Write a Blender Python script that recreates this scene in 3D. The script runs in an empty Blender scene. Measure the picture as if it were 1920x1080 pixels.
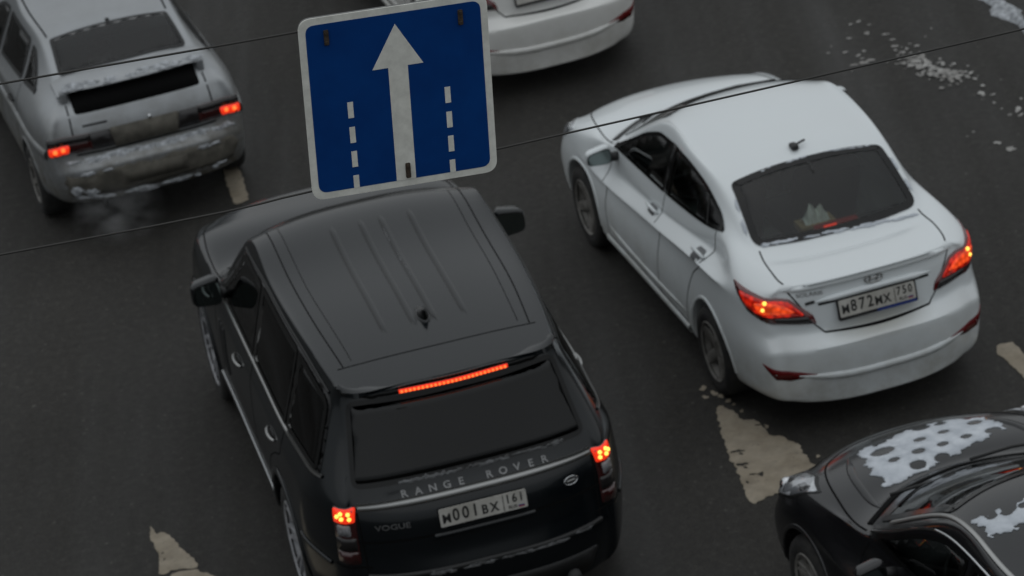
import bpy, bmesh, math, random
import numpy as np
from mathutils import Vector, Matrix, geometry
from mathutils.bvhtree import BVHTree

R = math.radians
scene = bpy.context.scene
COL = scene.collection
random.seed(7)

# ------------------------------------------------------------------ camera, sky, sun, exposure
cam_d = bpy.data.cameras.new('camera')
cam = bpy.data.objects.new('camera', cam_d)
COL.objects.link(cam)
PITCH, ROLL, CAMH = 0.460320, -0.146086, 10.81315
fw = Vector((0, math.cos(PITCH), -math.sin(PITCH)))
rt = Vector((1, 0, 0))
up = rt.cross(fw)
cx = rt * math.cos(ROLL) + up * math.sin(ROLL)
cy = -rt * math.sin(ROLL) + up * math.cos(ROLL)
M = Matrix((cx, cy, -fw)).transposed().to_4x4()
M.translation = Vector((0, 0, CAMH))
cam.matrix_world = M
cam_d.sensor_width = 36.0
cam_d.lens = 6388.05 / 1920 * 36.0
cam_d.clip_start = 0.1
cam_d.clip_end = 3000
cam_d.dof.use_dof = True
cam_d.dof.focus_distance = 12.35
cam_d.dof.aperture_fstop = 5.6
scene.camera = cam

SUN_EL, SUN_AZ = 76.0, 20.0      # degrees; azimuth measured from +Y towards +X
world = bpy.data.worlds.new('World')
scene.world = world
world.use_nodes = True
wn = world.node_tree.nodes
wl = world.node_tree.links
bg = wn['Background']
sky = wn.new('ShaderNodeTexSky')
sky.sky_type = 'NISHITA'
sky.sun_disc = False
sky.sun_elevation = R(SUN_EL)
sky.sun_rotation = R(SUN_AZ)
sky.air_density = 1.0
sky.dust_density = 2.0
sky.ozone_density = 1.0
hs = wn.new('ShaderNodeHueSaturation')
hs.inputs['Saturation'].default_value = 0.30
wl.new(sky.outputs[0], hs.inputs['Color'])
oc = wn.new('ShaderNodeMix')          # closed cloud cover over most of the dome
oc.data_type = 'RGBA'
oc.inputs[0].default_value = 0.85
oc.inputs[7].default_value = (6.5, 7.0, 7.35, 1)
wl.new(hs.outputs[0], oc.inputs[6])
# standard overcast luminance: zenith three times the horizon, L = (1 + 2 sin h) / 3
wtc = wn.new('ShaderNodeTexCoord')
wsx = wn.new('ShaderNodeSeparateXYZ')
wl.new(wtc.outputs['Generated'], wsx.inputs[0])
wmr = wn.new('ShaderNodeMapRange')
wmr.inputs[3].default_value = 1 / 3
wmr.inputs[4].default_value = 1.0
wl.new(wsx.outputs[2], wmr.inputs[0])
wmu = wn.new('ShaderNodeMix')
wmu.data_type = 'RGBA'
wmu.blend_type = 'MULTIPLY'
wmu.inputs[0].default_value = 1.0
wl.new(oc.outputs[2], wmu.inputs[6])
wl.new(wmr.outputs[0], wmu.inputs[7])
wl.new(wmu.outputs[2], bg.inputs[0])
bg.inputs[1].default_value = 0.12

sun_d = bpy.data.lights.new('sun', 'SUN')
sun = bpy.data.objects.new('sun', sun_d)
COL.objects.link(sun)
sun_d.energy = 0.5
sun_d.angle = R(160)
sun_d.color = (1.0, 0.98, 0.95)
sdir = Vector((math.sin(R(SUN_AZ)) * math.cos(R(SUN_EL)), math.cos(R(SUN_AZ)) * math.cos(R(SUN_EL)), math.sin(R(SUN_EL))))
sun.rotation_euler = (-sdir).to_track_quat('-Z', 'Y').to_euler()

scene.view_settings.view_transform = 'Standard'
scene.view_settings.look = 'None'
scene.view_settings.exposure = -0.26
scene.view_settings.gamma = 1.0
scene.cycles.max_bounces = 6
scene.cycles.diffuse_bounces = 3
scene.cycles.glossy_bounces = 3
scene.cycles.transparent_max_bounces = 12

# ------------------------------------------------------------------ materials
def nt(m):
    m.use_nodes = True
    return m.node_tree.nodes, m.node_tree.links, m.node_tree.nodes['Principled BSDF']

def mat(name, col, rough=0.5, metal=0.0, coat=0.0, emit=None, estr=0.0, spec=0.5):
    m = bpy.data.materials.new(name)
    n, l, p = nt(m)
    p.inputs['Base Color'].default_value = (*col, 1)
    p.inputs['Roughness'].default_value = rough
    p.inputs['Metallic'].default_value = metal
    p.inputs['Coat Weight'].default_value = coat
    p.inputs['Coat Roughness'].default_value = 0.06
    p.inputs['Specular IOR Level'].default_value = spec
    if emit:
        p.inputs['Emission Color'].default_value = (*emit, 1)
        p.inputs['Emission Strength'].default_value = estr
    return m

def noise(n, l, scale, detail=5, rough=0.55, vec=None):
    t = n.new('ShaderNodeTexNoise')
    t.inputs['Scale'].default_value = scale
    t.inputs['Detail'].default_value = detail
    t.inputs['Roughness'].default_value = rough
    if vec is not None:
        l.new(vec, t.inputs['Vector'])
    return t

def ramp(n, l, src, stops):
    r = n.new('ShaderNodeValToRGB')
    e = r.color_ramp.elements
    e[0].position, e[0].color = stops[0][0], (*stops[0][1], 1)
    e[1].position, e[1].color = stops[-1][0], (*stops[-1][1], 1)
    for pos, c in stops[1:-1]:
        x = e.new(pos)
        x.color = (*c, 1)
    l.new(src, r.inputs[0])
    return r

def g(v):
    return (v, v, v)

def paint(name, col, rough, coat, dirt_col, dirt_amt, z0, z1, metal=0.0, speck=0.0, spec=0.5, spot=None):
    """car paint with road film: more dirt low on the body, broken up by noise (object space)"""
    m = bpy.data.materials.new(name)
    n, l, p = nt(m)
    tc = n.new('ShaderNodeTexCoord')
    sp = n.new('ShaderNodeSeparateXYZ')
    l.new(tc.outputs['Object'], sp.inputs[0])
    mr = n.new('ShaderNodeMapRange')
    mr.inputs[1].default_value = z1
    mr.inputs[2].default_value = z0
    mr.inputs[3].default_value = speck
    mr.inputs[4].default_value = 1.0
    l.new(sp.outputs[2], mr.inputs[0])
    a = noise(n, l, 5.0, 4, 0.65, tc.outputs['Object'])
    ra = ramp(n, l, a.outputs[0], [(0.35, g(0.15)), (0.7, g(1.0))])
    mu = n.new('ShaderNodeMath'); mu.operation = 'MULTIPLY'
    l.new(mr.outputs[0], mu.inputs[0]); l.new(ra.outputs[0], mu.inputs[1])
    if spot:      # spray caught round the number plate
        sv = n.new('ShaderNodeVectorMath'); sv.operation = 'SUBTRACT'
        sv.inputs[1].default_value = spot
        l.new(tc.outputs['Object'], sv.inputs[0])
        sm = n.new('ShaderNodeVectorMath'); sm.operation = 'MULTIPLY'
        sm.inputs[1].default_value = (5.0, 2.4, 9.0)
        l.new(sv.outputs[0], sm.inputs[0])
        sl = n.new('ShaderNodeVectorMath'); sl.operation = 'LENGTH'
        l.new(sm.outputs[0], sl.inputs[0])
        sr = n.new('ShaderNodeMapRange')
        sr.inputs[1].default_value = 0.3; sr.inputs[2].default_value = 1.0; sr.inputs[3].default_value = 0.75; sr.inputs[4].default_value = 0.0
        l.new(sl.outputs['Value'], sr.inputs[0])
        sa = n.new('ShaderNodeMath'); sa.operation = 'ADD'
        l.new(mu.outputs[0], sa.inputs[0]); l.new(sr.outputs[0], sa.inputs[1])
        mu = sa
    mu2 = n.new('ShaderNodeMath'); mu2.operation = 'MULTIPLY'; mu2.use_clamp = True
    l.new(mu.outputs[0], mu2.inputs[0]); mu2.inputs[1].default_value = dirt_amt
    mx = n.new('ShaderNodeMix'); mx.data_type = 'RGBA'
    l.new(mu2.outputs[0], mx.inputs[0])
    mx.inputs[6].default_value = (*col, 1)
    mx.inputs[7].default_value = (*dirt_col, 1)
    l.new(mx.outputs[2], p.inputs['Base Color'])
    rr = n.new('ShaderNodeMapRange')
    rr.inputs[3].default_value = rough
    rr.inputs[4].default_value = 0.75
    l.new(mu2.outputs[0], rr.inputs[0])
    l.new(rr.outputs[0], p.inputs['Roughness'])
    cr = n.new('ShaderNodeMapRange')
    cr.inputs[3].default_value = coat
    cr.inputs[4].default_value = 0.0
    l.new(mu2.outputs[0], cr.inputs[0])
    l.new(cr.outputs[0], p.inputs['Coat Weight'])
    p.inputs['Coat Roughness'].default_value = 0.08
    p.inputs['Metallic'].default_value = metal
    p.inputs['Specular IOR Level'].default_value = spec
    return m

def glass_mat(name, tint, rough=0.02, ior=1.5):
    m = bpy.data.materials.new(name)
    m.use_nodes = True
    n, l = m.node_tree.nodes, m.node_tree.links
    n.clear()
    o = n.new('ShaderNodeOutputMaterial')
    mx = n.new('ShaderNodeMixShader')
    tr = n.new('ShaderNodeBsdfTransparent')
    tr.inputs[0].default_value = (*tint, 1)
    gl = n.new('ShaderNodeBsdfGlossy')
    gl.inputs['Roughness'].default_value = rough
    fr = n.new('ShaderNodeFresnel')
    fr.inputs[0].default_value = ior
    l.new(fr.outputs[0], mx.inputs[0])
    l.new(tr.outputs[0], mx.inputs[1])
    l.new(gl.outputs[0], mx.inputs[2])
    l.new(mx.outputs[0], o.inputs[0])
    return m

def asphalt_mat():
    m = bpy.data.materials.new('asphalt')
    n, l, p = nt(m)
    tc = n.new('ShaderNodeTexCoord')
    v = tc.outputs['Object']
    big = noise(n, l, 0.45, 2, 0.6, v)
    mid = noise(n, l, 16.0, 3, 0.75, v)
    fine = noise(n, l, 160.0, 1, 0.7, v)
    vor = n.new('ShaderNodeTexVoronoi')
    vor.inputs['Scale'].default_value = 70.0
    l.new(v, vor.inputs['Vector'])
    c1 = ramp(n, l, big.outputs[0], [(0.3, (0.0325, 0.0305, 0.0275)), (0.7, (0.0425, 0.0400, 0.0362))])
    c2 = ramp(n, l, mid.outputs[0], [(0.3, g(0.74)), (0.55, g(1.0)), (0.72, g(1.38))])
    c3 = ramp(n, l, vor.outputs['Distance'], [(0.0, g(1.25)), (0.35, g(0.9)), (0.8, g(0.75))])
    c4 = ramp(n, l, fine.outputs[0], [(0.32, g(0.55)), (0.66, g(1.35)), (0.74, g(3.2))])
    # pale salt specks and bits of grit
    gv = n.new('ShaderNodeTexVoronoi'); gv.inputs['Scale'].default_value = 9.0
    l.new(v, gv.inputs['Vector'])
    c5 = ramp(n, l, gv.outputs['Distance'], [(0.0, g(3.0)), (0.07, g(2.0)), (0.11, g(1.0))])
    mp = n.new('ShaderNodeMapping')
    mp.inputs['Rotation'].default_value = (0, 0, -0.215)
    mp.inputs['Scale'].default_value = (1.5, 0.10, 1)
    l.new(v, mp.inputs['Vector'])
    stk = noise(n, l, 1.0, 3, 0.6, mp.outputs[0])
    c6 = ramp(n, l, stk.outputs[0], [(0.32, g(0.84)), (0.68, g(1.16))])
    cur = c1.outputs[0]
    for c in (c2, c3, c4, c5, c6):
        x = n.new('ShaderNodeMix'); x.data_type = 'RGBA'; x.blend_type = 'MULTIPLY'
        x.inputs[0].default_value = 1.0
        l.new(cur, x.inputs[6]); l.new(c.outputs[0], x.inputs[7])
        cur = x.outputs[2]
    l.new(cur, p.inputs['Base Color'])
    rr = ramp(n, l, stk.outputs[0], [(0.35, g(0.50)), (0.65, g(0.85))])
    l.new(rr.outputs[0], p.inputs['Roughness'])
    p.inputs['Specular IOR Level'].default_value = 0.22
    b = n.new('ShaderNodeBump')
    b.inputs['Strength'].default_value = 0.5
    b.inputs['Distance'].default_value = 0.006
    l.new(fine.outputs[0], b.inputs['Height'])
    l.new(b.outputs[0], p.inputs['Normal'])
    return m

def mottled(name, ca, cb, scale, rough, bump=0.0, bdist=0.003, lo=0.35, hi=0.68, detail=3):
    m = bpy.data.materials.new(name)
    n, l, p = nt(m)
    tc = n.new('ShaderNodeTexCoord')
    t = noise(n, l, scale, detail, 0.65, tc.outputs['Object'])
    c = ramp(n, l, t.outputs[0], [(lo, ca), (hi, cb)])
    l.new(c.outputs[0], p.inputs['Base Color'])
    p.inputs['Roughness'].default_value = rough
    if bump:
        f = noise(n, l, scale * 6, 2, 0.7, tc.outputs['Object'])
        b = n.new('ShaderNodeBump')
        b.inputs['Strength'].default_value = bump
        b.inputs['Distance'].default_value = bdist
        l.new(f.outputs[0], b.inputs['Height'])
        l.new(b.outputs[0], p.inputs['Normal'])
    return m

MT = {}
MT['asphalt'] = asphalt_mat()
def worn(name, ca, cb, thr):
    m = mottled(name, ca, cb, 4.0, 0.8, 0.5)
    n, l = m.node_tree.nodes, m.node_tree.links
    p = n['Principled BSDF']
    src = p.inputs['Base Color'].links[0].from_socket
    tc = n.new('ShaderNodeTexCoord')
    w = noise(n, l, 38.0, 4, 0.75, tc.outputs['Object'])
    r = ramp(n, l, w.outputs[0], [(thr, g(0)), (thr + .07, g(1))])
    w2 = noise(n, l, 9.0, 3, 0.7, tc.outputs['Object'])
    r2 = ramp(n, l, w2.outputs[0], [(.3, g(.80)), (.7, g(1.1))])
    mx = n.new('ShaderNodeMix'); mx.data_type = 'RGBA'
    l.new(r.outputs[0], mx.inputs[0]); l.new(src, mx.inputs[6])
    mx.inputs[7].default_value = (.05, .047, .043, 1)
    m2 = n.new('ShaderNodeMix'); m2.data_type = 'RGBA'; m2.blend_type = 'MULTIPLY'; m2.inputs[0].default_value = 1
    l.new(mx.outputs[2], m2.inputs[6]); l.new(r2.outputs[0], m2.inputs[7])
    l.new(m2.outputs[2], p.inputs['Base Color'])
    return m
MT['roadpaint'] = worn('worn_road_paint', (0.245, 0.205, 0.150), (0.33, 0.285, 0.220), .62)
MT['roadpaint_w'] = worn('pale_road_paint', (0.22, 0.21, 0.195), (0.44, 0.43, 0.41), .58)
MT['snow'] = mottled('old_snow', (0.42, 0.45, 0.49), (0.58, 0.61, 0.65), 9.0, 0.7, 0.35, 0.003)
MT['dirty_snow'] = mottled('dirty_snow', (0.20, 0.21, 0.22), (0.55, 0.57, 0.60), 22.0, 0.75, 0.8, 0.008)
MT['black'] = paint('black_paint', (0.0035, 0.0050, 0.0062), 0.16, 0.12, (0.016, 0.015, 0.014), 0.20, 0.20, 0.8, speck=0.0, spec=0.42)
MT['black2'] = paint('black_paint_hazy', (0.009, 0.009, 0.010), 0.14, 0.25, (0.030, 0.029, 0.028), 0.35, 0.25, 1.0, speck=0.03, spec=0.40)
MT['white'] = paint('white_paint', (0.70, 0.735, 0.745), 0.3, 0.7, (0.33, 0.315, 0.27), 0.85, 0.15, 0.72, speck=0.012, spot=(.06, 0, .71))
MT['white2'] = paint('cream_white_paint', (0.74, 0.735, 0.71), 0.3, 0.7, (0.36, 0.34, 0.29), 0.75, 0.15, 0.75, speck=0.01)
MT['silver'] = paint('silver_paint', (0.32, 0.333, 0.345), 0.34, 0.4, (0.13, 0.12, 0.098), 1.3, 0.35, 1.10, metal=0.60, speck=0.10)
MT['recess'] = mat('handle_shade_grey', (0.16, 0.165, 0.17), 0.5)  # grey puts the shade of the handle cavity into the colour
MT['trim'] = mat('black_plastic', (0.012, 0.012, 0.012), 0.55)
MT['gap'] = mat('shut_line', (0.004, 0.004, 0.004), 0.9, spec=0.1)
MT['frit'] = mat('glass_frit', (0.005, 0.005, 0.005), 0.15, spec=0.3)
MT['gasket'] = mat('rubber_gasket', (0.01, 0.01, 0.01), 0.6)
MT['well'] = mat('wheel_arch_liner', (0.006, 0.006, 0.006), 0.95, spec=0.1)
MT['inner'] = mat('cabin_trim', (0.008, 0.008, 0.009), 0.8)
MT['seat'] = mottled('seat_cloth', (0.012, 0.012, 0.013), (0.022, 0.022, 0.023), 40.0, 0.85)
MT['seat_l'] = mat('grey_headlining', (0.10, 0.105, 0.105), 0.8)
MT['badge'] = mat('badge_metal', (0.20, 0.20, 0.20), 0.35, 0.8)
MT['glass'] = glass_mat('tinted_glass', (0.30, 0.34, 0.33))
MT['glass_d'] = glass_mat('privacy_glass', (0.035, 0.04, 0.04))
MT['glass_s'] = glass_mat('dark_side_glass', (0.035, 0.04, 0.04), ior=1.33)
MT['glass_m'] = glass_mat('half_tinted_glass', (0.55, 0.60, 0.585))
MT['chrome'] = mat('chrome_trim', (0.62, 0.63, 0.64), 0.22, 1.0)
MT['satin'] = mat('satin_chrome', (0.42, 0.42, 0.41), 0.38, 1.0)
MT['mirror'] = mat('mirror_glass', (0.22, 0.26, 0.255), 0.04, 1.0)
MT['tyre'] = mottled('tyre_rubber', (0.010, 0.010, 0.010), (0.028, 0.026, 0.024), 18.0, 0.9)
MT['rim'] = mottled('polished_alloy', (0.20, 0.20, 0.21), (0.36, 0.36, 0.37), 12.0, 0.35)
MT['rim_d'] = mottled('dirty_alloy', (0.10, 0.094, 0.084), (0.21, 0.20, 0.185), 12.0, 0.6)
def lamp_mat(name, base, emit, lo, hi, scale):
    m = bpy.data.materials.new(name)
    n, l, p = nt(m)
    p.inputs['Base Color'].default_value = (*base, 1)
    p.inputs['Roughness'].default_value = .15
    p.inputs['Emission Color'].default_value = (*emit, 1)
    tc = n.new('ShaderNodeTexCoord')
    v = n.new('ShaderNodeTexVoronoi'); v.inputs['Scale'].default_value = scale
    l.new(tc.outputs['Object'], v.inputs['Vector'])
    r = ramp(n, l, v.outputs['Distance'], [(0.05, g(hi)), (0.75, g(lo))])
    l.new(r.outputs[0], p.inputs['Emission Strength'])
    return m
MT['red_facet'] = lamp_mat('lit_facets', (0.35, .006, .004), (1.0, .030, .008), .10, .75, 26)
MT['orange_facet'] = lamp_mat('lit_core_facets', (0.5, .03, .006), (1.0, .085, .015), .35, 1.25, 30)
def facet_lens(name, scale):
    m = bpy.data.materials.new(name)
    n, l, p = nt(m)
    tc = n.new('ShaderNodeTexCoord')
    v = n.new('ShaderNodeTexVoronoi'); v.inputs['Scale'].default_value = scale
    l.new(tc.outputs['Object'], v.inputs['Vector'])
    r = ramp(n, l, v.outputs['Color'], [(0.15, (.10, .104, .11)), (.5, (.30, .31, .325)), (0.85, (.66, .68, .71))])
    l.new(r.outputs[0], p.inputs['Base Color'])
    p.inputs['Roughness'].default_value = .12
    p.inputs['Coat Weight'].default_value = 1.0
    return m
MT['head_facet'] = facet_lens('faceted_headlamp', 10)
MT['red_on'] = mat('brake_light_lit', (0.5, 0.01, 0.005), 0.2, emit=(1.0, 0.045, 0.012), estr=0.85)
MT['red_hot'] = mat('brake_light_core', (0.6, 0.05, 0.01), 0.2, emit=(1.0, 0.16, 0.03), estr=2.0)
MT['amber'] = mat('bulb_glow', (0.6, 0.4, 0.1), 0.2, emit=(1.0, 0.62, 0.09), estr=2.2)
MT['red_off'] = mat('red_lens', (0.10, 0.003, 0.004), 0.12, coat=1.0)
MT['red_dim'] = mat('red_lens_glow', (0.16, 0.004, 0.004), 0.15, coat=0.6, emit=(1.0, 0.03, 0.01), estr=0.05)
MT['red_refl'] = mat('red_reflector', (0.12, 0.004, 0.005), 0.25, spec=0.3)
MT['red_dark'] = mat('dark_red_lens', (0.035, 0.004, 0.004), 0.12, coat=1.0)
MT['clear'] = mottled('clear_lens', (0.16, 0.16, 0.17), (0.34, 0.34, 0.35), 30.0, 0.2)
MT['smoke_lens'] = mat('smoked_lens', (0.018, 0.016, 0.016), 0.18)
MT['head_lens'] = mottled('headlamp_lens', (0.30, 0.31, 0.33), (0.75, 0.77, 0.80), 16.0, 0.15)
MT['plate'] = mottled('number_plate_face', (0.36, 0.345, 0.31), (0.50, 0.485, 0.45), 5.0, 0.5)
MT['ink'] = mat('plate_ink', (0.012, 0.012, 0.012), 0.6)
MT['blue_ink'] = mat('frame_blue', (0.012, 0.03, 0.16), 0.5)
MT['red_ink'] = mat('plate_red', (0.30, 0.03, 0.03), 0.5)
MT['muck_or_glint'] = mottled('pale_salt_or_glint', (0.05, 0.05, 0.05), (0.16, 0.165, 0.17), 20.0, 0.8)
MT['muck'] = mottled('road_muck', (0.060, 0.055, 0.045), (0.125, 0.115, 0.095), 7.0, 0.85)
MT['sign_white'] = mottled('sign_white_film', (0.66, 0.655, 0.60), (0.82, 0.815, 0.75), 16.0, 0.6, 0.15, 0.001)
MT['sign_blue'] = mottled('sign_blue_film', (0.0004, 0.038, 0.185), (0.0006, 0.048, 0.220), 5.0, 0.6)
MT['sign_blue'].node_tree.nodes['Principled BSDF'].inputs['Specular IOR Level'].default_value = 0.15
MT['sign_back'] = mat('sign_sheet_metal', (0.16, 0.16, 0.155), 0.5, 0.6)
MT['rust'] = mottled('rusty_steel', (0.022, 0.016, 0.012), (0.07, 0.048, 0.032), 60.0, 0.85, 0.5, 0.001)
MT['cable'] = mat('steel_cable', (0.045, 0.043, 0.04), 0.55, 0.4)
MT['tan'] = mat('tan_card', (0.38, 0.27, 0.13), 0.8)
MT['paper'] = mat('white_paper', (0.85, 0.88, 0.80), 0.8)

# ------------------------------------------------------------------ object helpers
def link(name, me, m=None, parent=None):
    o = bpy.data.objects.new(name, me)
    COL.objects.link(o)
    if m is not None and me is not None:
        me.materials.clear()
        me.materials.append(MT[m] if isinstance(m, str) else m)
    if parent is not None:
        o.parent = parent
    return o

def tag(o, label=None, cat=None, group=None, kind=None):
    if label: o['label'] = label
    if cat: o['category'] = cat
    if group: o['group'] = group
    if kind: o['kind'] = kind
    return o

def mesh(name, vs, fs, smooth=True):
    me = bpy.data.meshes.new(name)
    me.from_pydata([tuple(v) for v in vs], [], fs)
    me.validate()
    if smooth:
        me.polygons.foreach_set('use_smooth', [True] * len(me.polygons))
    me.update()
    return me

def bm_mesh(name, bm, smooth=True, angle=None):
    bmesh.ops.recalc_face_normals(bm, faces=bm.faces)
    me = bpy.data.meshes.new(name)
    bm.to_mesh(me)
    bm.free()
    if smooth:
        me.polygons.foreach_set('use_smooth', [True] * len(me.polygons))
        if angle:
            me.set_sharp_from_angle(angle=R(angle))
    return me

def box_bm(bm, c, s, bev=0.0, rot=None, seg=2):
    r = bmesh.ops.create_cube(bm, size=1.0)
    vs = r['verts']
    bmesh.ops.scale(bm, vec=Vector(s), verts=vs)
    if bev > 0:
        es = list({e for v in vs for e in v.link_edges})
        rb = bmesh.ops.bevel(bm, geom=es, offset=bev, segments=seg, affect='EDGES', profile=0.6)
        vs = list({v for f in rb['faces'] for v in f.verts} | {v for v in vs if v.is_valid})
    if rot is not None:
        bmesh.ops.rotate(bm, cent=(0, 0, 0), matrix=rot, verts=vs)
    bmesh.ops.translate(bm, vec=Vector(c), verts=vs)
    return vs

def box_me(name, c, s, bev=0.0, rot=None, seg=2):
    bm = bmesh.new()
    box_bm(bm, c, s, bev, rot, seg)
    return bm_mesh(name, bm, True, 40)

def tube(pts, rad, n=8, caps=True, closed=False):
    pts = [Vector(p) for p in pts]
    vs, fs = [], []
    N = len(pts)
    prev = None
    for i, p in enumerate(pts):
        if closed:
            d = (pts[(i + 1) % N] - pts[i - 1]).normalized()
        else:
            d = (pts[min(i + 1, N - 1)] - pts[max(i - 1, 0)]).normalized()
        if prev is None:
            a = d.orthogonal().normalized()
        else:
            a = (prev - d * prev.dot(d)).normalized()
        prev = a
        b = d.cross(a)
        r = rad[i] if isinstance(rad, (list, tuple)) else rad
        for k in range(n):
            t = 2 * math.pi * k / n
            vs.append(p + (a * math.cos(t) + b * math.sin(t)) * r)
    for i in range(N if closed else N - 1):
        for k in range(n):
            j = (i + 1) % N
            fs.append((i * n + k, i * n + (k + 1) % n, j * n + (k + 1) % n, j * n + k))
    if caps and not closed:
        fs.append(tuple(range(n - 1, -1, -1)))
        fs.append(tuple((N - 1) * n + k for k in range(n)))
    return vs, fs

def lathe(prof, n=40):
    """profile of (radius, y) turned round the y axis"""
    vs, fs = [], []
    for k in range(n):
        t = 2 * math.pi * k / n
        for r, y in prof:
            vs.append((r * math.cos(t), y, r * math.sin(t)))
    m = len(prof)
    for k in range(n):
        for i in range(m - 1):
            a, b = k * m + i, ((k + 1) % n) * m + i
            fs.append((a, a + 1, b + 1, b))
    return vs, fs

def catmull(pts, closed=False, step=0.02, dims=2):
    """smooth curve through points, resampled roughly every step"""
    P = [Vector(p) for p in pts]
    N = len(P)
    out = []
    for i in range(N if closed else N - 1):
        p0 = P[(i - 1) % N] if (closed or i > 0) else P[0] * 2 - P[1]
        p1, p2 = P[i], P[(i + 1) % N]
        p3 = P[(i + 2) % N] if (closed or i + 2 < N) else P[-1] * 2 - P[-2]
        k = max(2, int((p2 - p1).length / step) + 1)
        for s in range(k):
            t = s / k
            out.append(0.5 * ((2 * p1) + (p2 - p0) * t + (2 * p0 - 5 * p1 + 4 * p2 - p3) * t * t + (3 * p1 - p0 - 3 * p2 + p3) * t ** 3))
    if not closed:
        out.append(P[-1])
    return out

def rounded(poly, rad=0.03, step=0.025, n=5):
    """polygon with straight sides and rounded corners, resampled. rad may be a list"""
    P = [Vector(p) for p in poly]
    N = len(P)
    out = []
    for i in range(N):
        a, b, c = P[i - 1], P[i], P[(i + 1) % N]
        r = rad[i] if isinstance(rad, (list, tuple)) else rad
        u, v = (a - b), (c - b)
        d = min(r, u.length * 0.45, v.length * 0.45)
        s, e = b + u.normalized() * d, b + v.normalized() * d
        for k in range(n + 1):
            t = k / n
            out.append(s * (1 - t) ** 2 + b * 2 * t * (1 - t) + e * t * t)
    res = []
    for i in range(len(out)):
        a, b = out[i], out[(i + 1) % len(out)]
        k = max(1, int((b - a).length / step))
        for s in range(k):
            res.append(a.lerp(b, s / k))
    # drop doubles
    fin = [res[0]]
    for p in res[1:]:
        if (p - fin[-1]).length > 1e-4:
            fin.append(p)
    if (fin[0] - fin[-1]).length < 1e-4:
        fin.pop()
    return fin

def area(poly):
    return 0.5 * sum(poly[i - 1].x * poly[i].y - poly[i].x * poly[i - 1].y for i in range(len(poly)))

def inset(poly, d):
    """move a closed polygon inwards by d"""
    s = 1 if area(poly) > 0 else -1
    N = len(poly)
    out = []
    for i in range(N):
        t = (poly[(i + 1) % N] - poly[i - 1])
        if t.length < 1e-9:
            t = Vector((1, 0))
        t = t.normalized()
        out.append(poly[i] + Vector((-t.y, t.x)) * d * s)
    return out

def inside(p, poly):
    c = False
    j = len(poly) - 1
    for i in range(len(poly)):
        a, b = poly[i], poly[j]
        if (a.y > p[1]) != (b.y > p[1]) and p[0] < (b.x - a.x) * (p[1] - a.y) / (b.y - a.y) + a.x:
            c = not c
        j = i
    return c

def tri2d(poly, res, holes=()):
    """triangulated flat mesh of a polygon with an interior grid of points"""
    vs = [Vector(p) for p in poly]
    es = [(i, (i + 1) % len(poly)) for i in range(len(poly))]
    for h in holes:
        o = len(vs)
        vs += [Vector(p) for p in h]
        es += [(o + i, o + (i + 1) % len(h)) for i in range(len(h))]
    x0, x1 = min(p.x for p in poly), max(p.x for p in poly)
    y0, y1 = min(p.y for p in poly), max(p.y for p in poly)
    ins = inset(list(poly), res * 0.4)
    nx, ny = int((x1 - x0) / res), int((y1 - y0) / res)
    for i in range(1, nx + 1):
        for j in range(1, ny + 1):
            q = Vector((x0 + (i - 0.5 * (j % 2)) * res, y0 + j * res))
            if inside(q, ins) and not any(inside(q, h) for h in holes):
                vs.append(q)
    r = geometry.delaunay_2d_cdt(vs, es, [], 1 if not holes else 0, 1e-6)
    ov, of = r[0], r[2]
    if holes:
        pl = list(poly)
        keep = []
        for f in of:
            c = sum((ov[i] for i in f), Vector((0, 0))) / len(f)
            if inside(c, pl) and not any(inside(c, h) for h in holes):
                keep.append(f)
        of = keep
    return ov, of

# ------------------------------------------------------------------ lofted car bodies
def cap_x(xc, xs, fr, p):
    return xc + (xs - xc) * fr ** p

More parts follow.
